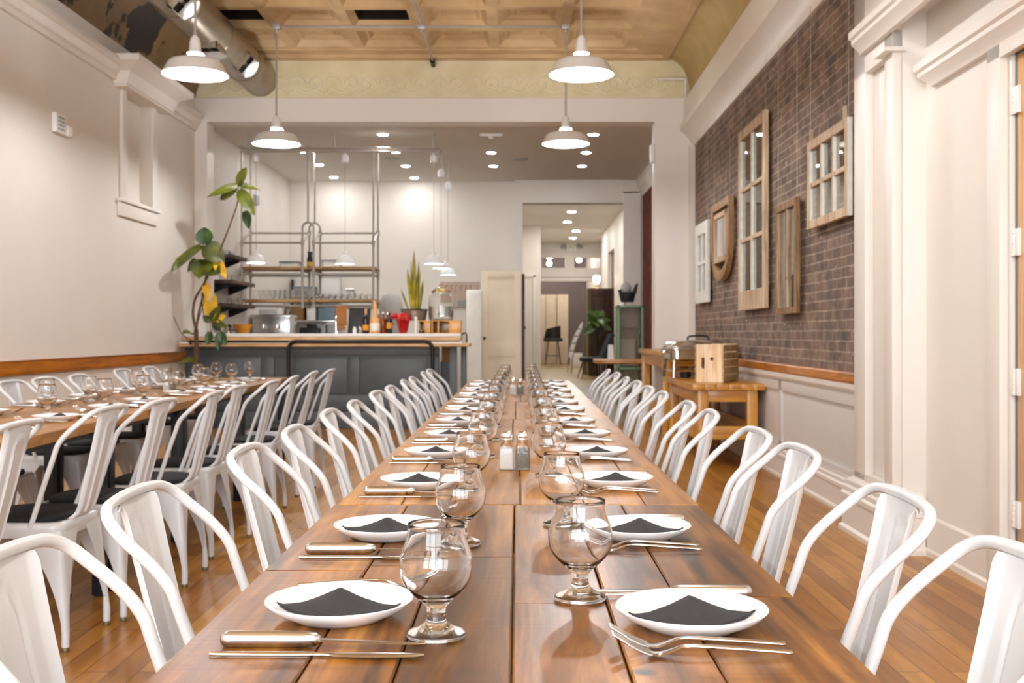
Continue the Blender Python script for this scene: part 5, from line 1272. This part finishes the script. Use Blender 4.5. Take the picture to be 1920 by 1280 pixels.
m = MB(); m.lathe([(0, 0), (.018, 0), (.012, .02), (.022, .035), (.02, .05), (0, .055)], 18); m.xf(Matrix.Translation((-w + .05, -.012, wz(634, DY))) @ Matrix.Rotation(PI / 2, 4, 'X')); obj('knob', m, 'black_steel', t, smooth=True)
t = thing('white_cupboard', 'narrow whitewashed cupboard between the bar end and the old cream door', 'cupboard', (wx(889, 15.4), 15.4, 0))
w = (wx(903.5, 15.4) - wx(874, 15.4)) / 2
m = MB(); m.box(-w, w, 0, .4, 0, wz(543, 15.4)); obj('body', m, 'whitewash', t, bevel=.012)
m = MB(); m.box(-w + .025, w - .01, -.018, 0, .06, wz(547, 15.4)); obj('door', m, 'whitewash', t, bevel=.008)
t = thing('faded_sign', 'faded pinkish wooden sign board with worn lettering on the back wall', 'sign', (wx(862, 18.46), 18.46, wz(552, 18.46)))
w, h = (wx(902, 18.46) - wx(829, 18.46)) / 2, (wz(528, 18.46) - wz(576, 18.46)) / 2
m = MB(); m.box(-w, w, 0, .03, -h, h); obj('board', m, 'faded_sign', t, bevel=.004)
m = MB(); m.box(-w * .1, w * .95, -.003, 0, -h * .95, -h * .45); obj('painted_strip', m, 'sign_blue', t)
r8 = random.Random(9); m = MB(); x = -w * .75
while x < w * .8:
    q_ = r8.choice((1, 2, 3))
    m.box(x, x + .016, -.003, 0, h * .25, h * .75)
    if q_ > 1: m.box(x + .016, x + .05, -.003, 0, h * .66, h * .75)
    if q_ > 2: m.box(x + .016, x + .045, -.003, 0, h * .44, h * .52)
    x += .085
obj('lettering', m, 'sign_lettering', t)
# hall: far doors, sign, cabinet, chair, stool
t = thing('hall_side_door', 'pale panelled door with dark knob on the hall partition', 'door', (wx(988, 29.42), 29.495, 0))
w = .16; m = MB(); m.box(-w, w, -.03, 0, 0, 2.6); obj('leaf', m, 'wall_paint', t); m = MB()
m.box(-w - .05, -w, -.06, 0, 0, 2.66); m.box(w, w + .07, -.06, 0, 0, 2.66); m.box(-w - .05, w + .07, -.06, 0, 2.6, 2.68); obj('casing', m, 'trim_paint', t, bevel=.006)
m = MB(); m.lathe([(0, 0), (.04, .0), (.05, .06), (0, .08)], 14); m.xf(Matrix.Translation((-.08, -.03, wz(614, 29.4))) @ Matrix.Rotation(PI / 2, 4, 'X')); obj('knob', m, 'black_steel', t, smooth=True)
t = thing('exit_sign', 'white EXIT sign with two emergency lamp heads over the hall end doors', 'sign', (wx(1071.5, HY), HY, wz(463.5, HY)))
m = MB(); m.box(-.18, .18, -.08, 0, -.14, .14); obj('case', m, 'white_plastic', t, bevel=.01)
fc = bpy.data.curves.new('lettering', 'FONT'); fc.body = 'EXIT'; fc.size = .22; fc.align_x = 'CENTER'; fc.align_y = 'CENTER'; fc.extrude = .004
tmp = bpy.data.objects.new('tmp_text', fc); COL.objects.link(tmp); bpy.context.view_layer.update(); me_ = bpy.data.meshes.new_from_object(tmp.evaluated_get(bpy.context.evaluated_depsgraph_get())); bpy.data.objects.remove(tmp)
fo = bpy.data.objects.new('lettering', me_); me_.materials.clear(); me_.materials.append(MATS['exit_letter']); link(fo, t); fo.location = (0, -.085, 0); fo.rotation_euler = (PI / 2, 0, 0)
for s in (-1, 1):
    m = MB(); m.lathe([(0, 0), (.06, 0), (.07, .03), (.04, .09), (0, .1)], 16); m.xf(Matrix.Translation((s * .29, -.06, .02)) @ Matrix.Rotation(-PI / 2, 4, 'X') @ Matrix.Translation((0, 0, -.06))); m.box(s * .18 if s > 0 else -.29, .29 if s > 0 else -.18, -.05, -.02, 0, .03); obj('lamp_head', m, 'grey_plastic', t, smooth=True, ang=40)
t = thing('french_door', 'white glazed door with many small panes standing at the end of the hall', 'door', (wx(1092, HY - .1), HY - .12, 0))
w = (wx(1127, HY) - wx(1058, HY)) / 2; H = dz - .02
m = MB(); m.box(-w, -w + .2, 0, .06, 0.01, H); m.box(w - .2, w, 0, .06, .01, H); m.box(-w + .2, w - .2, 0, .06, H - .3, H); m.box(-w + .2, w - .2, 0, .06, .01, .45); obj('door_frame', m, 'trim_paint', t, bevel=.006)
m = MB(); iw = w - .2
for k in (1, 2): x = -iw + 2 * iw * k / 3; m.box(x - .03, x + .03, .012, .048, .45, H - .3)
for k in range(1, 5): z = .45 + (H - .75) * k / 5; m.box(-iw, iw, .015, .045, z - .03, z + .03)
obj('muntins', m, 'trim_paint', t)
m = MB(); m.box(-iw, iw, .028, .034, .45, H - .3); obj('pane', m, 'clear_glass', t)
t = thing('dark_wardrobe', 'tall dark brown wooden wardrobe with panelled front in the hall', 'wardrobe', (2.17, 29.0, 0), math.radians(14))
H = wz(541, 29)
m = MB(); m.box(-.36, .36, -.25, .35, 0, H); obj('body', m, 'dark_door_wood', t, bevel=.01)
m = MB(); m.box(-.36, -.26, -.28, -.25, 0, H); m.box(.26, .36, -.28, -.25, 0, H); m.box(-.26, .26, -.28, -.25, H - .2, H); m.box(-.26, .26, -.28, -.25, 0, .25); m.box(-.26, .26, -.28, -.25, .95, 1.1); obj('door_frame', m, 'dark_door_wood', t, bevel=.008)
m = MB(); m.box(-.40, -.36, -.20, -.14, 0, H); obj('edge_strip', m, 'olive_enamel', t)
t = thing('hall_sconce', 'glowing tulip shaped lamp standing on the dark wardrobe', 'lamp', (2.10, 28.98, H + .001))
m = MB(); m.lathe([(0, 0), (.06, 0), (.05, .02), (.015, .04), (.012, .12), (0, .12)], 16); obj('base', m, 'pine', t, smooth=True)
m = MB(); m.lathe([(0, .12), (.05, .13), (.09, .2), (.10, .28), (.07, .34), (0, .36)], 18); obj('shade', m, 'sconce_glow', t, smooth=True)
t = thing('leafy_pot_plant', 'dark green leafy plant in a black pot before the dark wardrobe', 'plant', (wx(1119, 28), 27.95, 0))
m = MB(); m.tube([(0, 0, 0), (0, 0, 1.08)], .03, 8); m.lathe([(0, 0), (.2, 0), (.2, .02), (0, .03)], 20); obj('stand', m, 'black_steel', t, smooth=True)
m = MB(); m.lathe([(0, 1.08), (.14, 1.08), (.18, 1.3), (.16, 1.3), (.13, 1.12), (0, 1.12)], 20); obj('pot', m, 'black_plastic', t, smooth=True)
for k in range(26):
    a = r8.uniform(0, 2 * PI); e = r8.uniform(-.5, 1.2); L = r8.uniform(.28, .55)
    b_ = Vector((.05 * math.cos(a), .05 * math.sin(a), 1.28 + r8.uniform(0, .2))); e_ = b_ + Vector((math.cos(a) * math.cos(e) * L * .8, math.sin(a) * math.cos(e) * L * .6, math.sin(e) * L))
    obj('leaf', leaf(b_, e_, r8.uniform(.07, .12), (0, -1, .5), .25, .2, .1, 4, 6, k), 'far_leaf', t, smooth=True, ang=70)
t = thing('navy_chair', 'dark navy upholstered chair with slim legs in the hall', 'chair', (wx(1110, 26.5), 26.6, 0), math.radians(8))
m = MB(); m.loft([rsq(.25, .09, .41, hx=.27), rsq(.26, .1, .44, hx=.28), rsq(.26, .1, .49, hx=.28), rsq(.22, .09, .52, hx=.25)]); obj('seat', m, 'navy_velvet', t, smooth=True)
m = MB(); m.slab(lambda u, v: (.18 + .26 * v + .06 * (1 - (2 * u - 1) ** 2), (2 * u - 1) * (.25 - .04 * v), .46 + .62 * v), lambda u, v: (.26 + .26 * v + .06 * (1 - (2 * u - 1) ** 2), (2 * u - 1) * (.25 - .04 * v), .44 + .63 * v), 12, 10); obj('backrest', m, 'navy_velvet', t, smooth=True)
for sx in (-1, 1):
    for sy in (-1, 1):
        m = MB(); m.tube([(sx * .18, sy * .16, .42), (sx * .30, sy * .24, 0)], [.022, .012], 8); obj('leg', m, 'walnut_leg', t, smooth=True)
t = thing('curved_screen', 'curved white slatted frame leaning between the hall door and dark wardrobe', 'frame', (wx(1090, 30), 30.4, 0))
def cs(z): return -.27 + .40 * (z / 1.4) ** 2.2
m = MB(); m.tube([(cs(z) + .02, .03, z) for z in (0, .3, .6, .9, 1.2, 1.35)], .022, 8); m.tube([(cs(z) - .1, .0, z) for z in (0, .3, .6, .9, 1.2)], .014, 8); obj('side_rail', m, 'steel', t, smooth=True)
for k in range(5):
    z = .42 + k * .2; m = MB(); m.loft([[(cs(z + dz_) - .09 + dx, yy, z + dz_) for dz_ in (0, .17) for dx in ((0, .11) if dz_ == 0 else (.11, 0))] for yy in (-.02, .02)]); obj('slat', m, 'white_plastic', t, bevel=.015)
t = thing('bar_stool', 'black leather bar stool with thin legs beyond the hall door', 'stool', (wx(1037, 38.5), 38.5, 0))
m = MB(); m.loft([rsq(.25, .1, .80, hx=.30), rsq(.27, .1, .84, hx=.34), rsq(.25, .1, .92, hx=.32)]); obj('seat', m, 'black_leather', t, smooth=True)
m = MB(); m.slab(lambda u, v: (-.33 + .6 * u + .1 * v * (1 - u), .2 - .1 * (2 * u - 1) ** 2, .88 + (.48 - .12 * (1 - u)) * v), lambda u, v: (-.33 + .6 * u + .1 * v * (1 - u), .28 - .1 * (2 * u - 1) ** 2, .88 + (.48 - .12 * (1 - u)) * v), 12, 8); obj('backrest', m, 'black_leather', t, smooth=True)
for sx in (-1, 1):
    for sy in (-1, 1):
        m = MB(); m.tube([(sx * .16, sy * .14, .82), (sx * .27, sy * .22, 0)], [.018, .012], 8); obj('leg', m, 'walnut_leg', t, smooth=True)
m = MB(); c4 = [(-.24, -.2, .3), (.24, -.2, .3), (.24, .2, .3), (-.24, .2, .3)]; m.tube(c4, .01, 6, closed=True); obj('foot_ring', m, 'black_steel', t, smooth=True)
t = thing('pale_partition', 'pale painted folding partition in the far room behind the stool', 'partition', (wx(1030, 40), 40.0, 0))
for k in range(3):
    m = MB(); x = -.55 + k * .42; m.box(x, x + .4, (k % 2) * .08, .04 + (k % 2) * .08, 0, wz(552, 40)); obj('panel', m, 'cream_panel', t, bevel=.01)
# small table, green cabinet, basket
t = thing('side_table', 'small brown table with rounded corners and hairpin legs in the bar room', 'table', (1.42, 14.9, 0))
m = MB(); m.loft([rsq(.34, .16, .685, hx=.36), rsq(.36, .17, .70, hx=.38), rsq(.36, .17, .735, hx=.38), rsq(.355, .17, .74, hx=.375)]); obj('tabletop', m, 'small_table_wood', t, smooth=True, ang=30)
for sx in (-1, 1):
    for sy in (-1, 1):
        m = MB(); m.tube([(sx * .22, sy * .2, .69), (sx * .27, sy * .27, .01), (sx * .30, sy * .22, .69)], .006, 6); obj('leg', m, 'steel', t, smooth=True)
t = thing('menu_card', 'folded white card standing on the small brown table', 'card', (wx(1145, 14.8), 14.8, .7405), .2)
m = MB(); m.prism([(-.035, 0), (-.033, 0), (0, .19), (.033, 0), (.035, 0), (.002, .2), (-.002, .2)], 'y', -.035, .035); m.xf(Matrix.Rotation(PI / 2, 4, 'Z') @ Matrix.Identity(4)); obj('card', m, 'white_plastic', t)
GY = 16.4
t = thing('glass_cabinet', 'mint green metal display cabinet with glass front in the bar room', 'cabinet', (wx(1182.5, GY), GY, 0))
w = (wx(1207, GY) - wx(1158, GY)) / 2; H = wz(572, GY)
m = MB(); fr = .035
for x in (-w, w - fr):
    for y in (0, .38): m.box(x, x + fr, y, y + fr, .12, H)
for z in (.12, .55, H - fr): m.box(-w, w, 0, fr, z, z + fr); m.box(-w, w, .38, .38 + fr, z, z + fr); m.box(-w, -w + fr, 0, .4, z, z + fr); m.box(w - fr, w, 0, .4, z, z + fr)
obj('cabinet_frame', m, 'green_enamel', t, bevel=.004)
m = MB(); m.box(-w + .01, -w + .014, fr, .38, .15, H - fr); obj('side_panel', m, 'olive_enamel', t)
m = MB(); m.box(-w + fr, w - fr, .40, .405, .15, H - fr); m.box(-w, w, 0, .41, H - .006, H); m.box(-w, w, 0, .41, .12, .13); obj('back_panel', m, 'cream_panel', t)
m = MB(); m.box(-w + fr, w - fr, .012, .016, .15, H - fr); obj('glass_door', m, 'clear_glass', t)
m = MB(); m.box(-w + fr, w - fr, .02, .39, .98 + .2, .986 + .2); m.box(-w + fr, w - fr, .02, .39, .60, .606); obj('glass_shelf', m, 'clear_glass', t)
for sx in (-1, 1):
    for y in (.03, .36):
        m = MB(); m.tube([(sx * (w - .03), y, .125), (sx * (w - .02), y, 0)], .014, 8); obj('leg', m, 'green_enamel', t)
t = thing('canvas_bag', 'pale canvas bag inside the mint green display cabinet', 'bag', (wx(1180, GY) - .02, GY + .2, .607))
m = MB(); m.loft([rsq(.10, .03, 0, hx=.13), rsq(.10, .04, .05, hx=.14), rsq(.07, .03, .28, hx=.13), rsq(.02, .015, .40, hx=.13)]); obj('body', m, 'canvas', t, smooth=True, ang=50)
m = MB(); m.tube(crom([(-.09, 0, .38), (-.08, 0, .48), (0, 0, .54), (.08, 0, .48), (.09, 0, .38)], 4), .008, 6); obj('strap', m, 'canvas', t, smooth=True)
t = thing('black_basket', 'black flared basket with crumpled cloth on the mint green cabinet', 'basket', (wx(1181, GY) - .02, GY + .2, H + .001))
m = MB(); m.lathe([(0, .05), (.09, .05), (.10, .06), (.125, .16), (.13, .20), (.12, .2), (.095, .07), (0, .06)], 24); obj('bowl', m, 'basket_black', t, smooth=True, ang=40)
m = MB(); m.loft([[(x, y, z) for x, z in ((.05, .16), (.13, .17), (.16, .34), (.13, .32))] for y in (-.09, .09)]); obj('lip', m, 'basket_black', t, bevel=.008); m = MB(); m.loft([[(x, y, z) for x, z in ((-.11, .17), (-.14, .23), (-.10, .25), (-.08, .18))] for y in (-.08, .08)]); obj('lip', m, 'basket_black', t, bevel=.008)
for a in (0, 2.1, 4.2):
    m = MB(); m.tube([(.06 * math.cos(a), .06 * math.sin(a), .055), (.08 * math.cos(a), .08 * math.sin(a), 0)], .006, 6); obj('leg', m, 'steel', t)
m = MB(); m.grid(lambda u, v: ((-.02 + .085 * math.cos(2 * PI * u) * math.sin(PI * v)), .07 * math.sin(2 * PI * u) * math.sin(PI * v), .24 + .10 * math.cos(PI * v) + .012 * math.sin(12 * u + 5 * v)), 24, 12); obj('cloth', m, 'grey_cloth', t, smooth=True, ang=80)
# ------------------------------------------------------------------ pine work benches, chafing dish and crate by the brick wall
def bench(name, label, x0, x1, y0, y1, h, th, ov, leg, shelf=None, drawer=True):
    t = thing(name, label, 'bench', ((x0 + x1) / 2, (y0 + y1) / 2, 0), 0, 'pine work benches by the brick wall'); w, d = (x1 - x0) / 2, (y1 - y0) / 2
    m = MB(); n = 6
    for k in range(n):
        a = -w + 2 * w * k / n; m.box(a + .0006, a + 2 * w / n - .0006, -d, d, h - th, h)
    obj('bench_top', m, 'pine', t, bevel=.004)
    wi, di = w - ov, d - .06
    for sx in (-1, 1):
        for sy in (-1, 1):
            m = MB(); x, y = sx * (wi - leg / 2), sy * (di - leg / 2); m.box(x - leg / 2, x + leg / 2, y - leg / 2, y + leg / 2, 0, h - th); obj('leg', m, 'pine_upright', t, bevel=.004)
    m = MB()
    for sy in (-1, 1):
        y = sy * (di - leg / 2)
        m = MB(); m.box(-wi + leg, wi - leg, y - .02, y + .02, h - th - .10, h - th); obj('cross_rail', m, 'pine_across', t, bevel=.003)
        if drawer: m = MB(); m.box(-wi + leg, wi - leg, y - .02, y + .02, .22, .33); obj('lower_rail', m, 'pine_across', t, bevel=.003)
    m = MB()
    for sx in (-1, 1):
        x = sx * (wi - leg / 2); m = MB(); m.box(x - .02, x + .02, -di + leg, di - leg, h - th - .12, h - th); obj('side_rail', m, 'pine', t, bevel=.003)
        m = MB(); m.box(x - .02, x + .02, -di + leg, di - leg, .2, .36); obj('lower_rail', m, 'pine', t, bevel=.003)
    if shelf:
        m = MB(); m.box(-wi + .02, wi - .02, -di + .02, di - .02, shelf - .02, shelf); obj('shelf_board', m, 'pine', t)
    return t, w, d
b1, bw, bd = bench('work_bench', 'low pine work bench carrying the crate and chafing dish by the brick wall', 1.435, 2.035, 8.95, 10.78, .68, .05, .055, .085, .30)
m = MB()
for y in (-.3, .0, .3): m.box(-.20, -.17, y - .06, y + .06, .303, .46)
obj('slat_rack', m, 'grey_pine', b1)
m = MB(); m.lathe([(0, 0), (.03, 0), (.03, .03), (0, .03)], 14); m.xf(Matrix.Translation((-.10, -bd + .02, .14)) @ Matrix.Rotation(PI / 2, 4, 'X')); obj('vise_knob', m, 'black_steel', b1, smooth=True)
b2, bw2, bd2 = bench('work_bench', 'taller pine work bench standing behind the low bench, next to the portal', 1.43, 2.02, 10.9, 12.9, .915, .05, .03, .085, None, False)
t = thing('wooden_crate', 'pale pine crate with oval hand hole and slatted sides on the low bench', 'crate', (1.735, 9.50, .6805), -math.radians(26))
cw, ch, cd = .115, .325, .22
m = MB(); sc_ = []
for k in range(25):
    u = k / 24; sc_.append((-cw + 2 * cw * u, ch - .004 + .004 * abs(math.sin(PI * u * 5))))
bt_ = [(-x, .004 - .004 * abs(math.sin(PI * (i / 24) * 5))) for i, (x, _) in enumerate(sc_)]
hole_ = [(-.055 + .014 * math.cos(a), .165 + (.035 if math.sin(a) >= 0 else -.035) + .014 * math.sin(a)) for a in (2 * PI * k / 24 for k in range(24))]
def end_panel(y0, y1):
    # two halves around the hand hole keep the opening real
    mm = MB(); hz0, hz1, hxa, hxb = .116, .214, -.069, -.041
    mm.prism([p for p in sc_ ][::-1] + [(-cw, hz1), (cw, hz1)], 'y', y0, y1)
    mm.prism([(-cw, hz0), (cw, hz0)] + [(x, z) for x, z in bt_], 'y', y0, y1) if False else None
    mm.prism([(x, z) for x, z in bt_][::-1] + [(cw, hz0), (-cw, hz0)], 'y', y0, y1)
    mm.box(-cw, hxa, y0, y1, hz0, hz1); mm.box(hxb, cw, y0, y1, hz0, hz1)
    for cz_, s in ((hz1 - .014, 1), (hz0 + .014, -1)):
        for sx in (-1, 1):
            cx_ = (hxa + hxb) / 2
            pl = [(cx_ + sx * .014, cz_ + s * .014)] + [(cx_ + sx * .014 * math.cos(a), cz_ + s * .014 * math.sin(a)) for a in (PI / 2 * k / 6 for k in range(7))]
            mm.prism(pl, 'y', y0, y1)
    return mm
obj('end_panel', end_panel(-cd - .02, -cd), 'pale_pine', t); obj('end_panel', end_panel(cd, cd + .02), 'pale_pine', t)
m = MB(); m.lathe([(0, 0), (.016, 0), (.013, .0012), (0, .0016)], 18); m.xf(Matrix.Translation((.022, -cd - .02, .20)) @ Matrix.Rotation(PI / 2, 4, 'X')); tag(obj('knot', m, 'bark', t, smooth=True), 'dark round knot in the pine')
for s in (-1, 1):
    for k in range(5):
        z0_ = .006 + k * .064; m = MB(); m.box(s * (cw - .001), s * (cw + .012), -cd - .02, cd + .02, z0_, z0_ + .056); obj('slat', m, 'grey_pine', t, bevel=.003)
m = MB(); m.box(-cw, cw, -cd, cd, 0.0, .01); obj('bottom_board', m, 'grey_pine', t)
t = thing('chafing_dish', 'polished steel chafing dish with black handle on the low bench behind the crate', 'chafing dish', (1.70, 10.28, .6805), math.radians(4))
cl, cwd = .30, .24
m = MB(); m.loft([rsq(cwd - .03, .05, .16, hx=cl - .03), rsq(cwd, .06, .18, hx=cl), rsq(cwd, .06, .255, hx=cl), rsq(cwd + .015, .06, .262, hx=cl + .015), rsq(cwd + .015, .06, .272, hx=cl + .015)]); obj('water_pan', m, 'polished_steel', t, smooth=True, ang=40)
m = MB(); m.loft([rsq(cwd, .06, .273, hx=cl), rsq(cwd - .002, .06, .30, hx=cl - .002), rsq(cwd - .03, .08, .335, hx=cl - .03), rsq(cwd - .09, .08, .352, hx=cl - .10), rsq(.05, .04, .356, hx=.06)]); obj('lid', m, 'polished_steel', t, smooth=True, ang=40)
m = MB(); m.tube(crom([(-.10, -.0, .352), (-.09, -.0, .385), (0, 0, .392), (.09, 0, .385), (.10, 0, .352)], 4), .009, 8); obj('lid_handle', m, 'black_plastic', t, smooth=True)
m = MB()
for sx in (-1, 1):
    for sy in (-1, 1): m.tube([(sx * (cl - .03), sy * (cwd - .03), .17), (sx * (cl - .02), sy * (cwd - .02), .004)], .016, 8)
m.tube([(-cl + .03, -cwd + .03, .07), (cl - .03, -cwd + .03, .07), (cl - .03, cwd - .03, .07), (-cl + .03, cwd - .03, .07)], .008, 8, closed=True); obj('stand', m, 'polished_steel', t, smooth=True)
m = MB(); m.tube(crom([(-cl, -.07, .24), (-cl - .05, -.06, .245), (-cl - .06, 0, .245), (-cl - .05, .06, .245), (-cl, .07, .24)], 4), .010, 8); obj('side_handle', m, 'chrome', t, smooth=True)
for x in (-.12, .10):
    m = MB(); m.lathe([(0, .004), (.05, .004), (.052, .06), (.03, .07), (0, .07)], 18, (x, 0, 0)); obj('fuel_can', m, 'black_steel', t, smooth=True)
t = thing('small_carton', 'small red and white carton on the low bench beside the crate', 'carton', (1.67, 9.78, .6805), .3)
m = MB(); m.box(-.04, .04, -.03, .03, 0, .05); obj('body', m, 'red_foil', t, bevel=.002); m = MB(); m.box(-.041, .041, -.031, .031, .05, .075); obj('lid', m, 'white_plastic', t, bevel=.002)
# ------------------------------------------------------------------ light and camera
W = bpy.data.worlds.new('daylight'); SC.world = W; W.use_nodes = True
bg = W.node_tree.nodes['Background']; bg.inputs[0].default_value = (.93, .96, 1.0, 1); bg.inputs[1].default_value = 1.0
def area(name, loc, rot, sx, sy, power, col):
    l = bpy.data.lights.new(name, 'AREA'); l.shape = 'RECTANGLE'; l.size = sx; l.size_y = sy; l.energy = power; l.color = col
    o = bpy.data.objects.new(name, l); COL.objects.link(o); o.location = loc; o.rotation_euler = rot; return o
# daylight through the three shop-front openings
for k, (a, b) in enumerate(((-3.6, -1.85), (-1.69, -.05), (.11, 1.9))):
    area('daylight_%d' % (k + 1), ((a + b) / 2, -3.7, 2.1), (PI / 2, 0, 0), b - a, 3.2, (215, 200, 120)[k], (.86, .93, 1.0))
for k, (x, y) in enumerate(((1.1, 37.5), (2.2, 39.0), (1.2, 41.0))):
    l = bpy.data.lights.new('far_room_lamp_%d' % (k + 1), 'POINT'); l.energy = 35; l.shadow_soft_size = .1; l.color = (1, .95, .88)
    o = bpy.data.objects.new(l.name, l); COL.objects.link(o); o.location = (x, y, 3.7)
cam = bpy.data.cameras.new('camera'); co = bpy.data.objects.new('camera', cam); COL.objects.link(co)
co.location = (0, 0, CAMZ); co.rotation_euler = (PI / 2, 0, 0)
cam.sensor_fit = 'HORIZONTAL'; cam.sensor_width = 36; cam.lens = FPX / 1920 * 36
cam.shift_x = -(CX - 960) / 1920; cam.shift_y = -(640 - CY) / 1920
cam.clip_start = .05; cam.clip_end = 200
cam.dof.use_dof = True; cam.dof.focus_distance = 1.75; cam.dof.aperture_fstop = 11
SC.camera = co
vs = SC.view_settings; SC.display_settings.display_device = 'sRGB'
vs.view_transform = 'Standard'; vs.look = 'None'; vs.gamma = 1; vs.exposure = 0.04; vs.use_curve_mapping = False
cy = SC.cycles
cy.max_bounces = 10; cy.diffuse_bounces = 4; cy.glossy_bounces = 4; cy.transmission_bounces = 10; cy.transparent_max_bounces = 8
cy.use_denoising = True; cy.sample_clamp_indirect = 8; cy.blur_glossy = .5
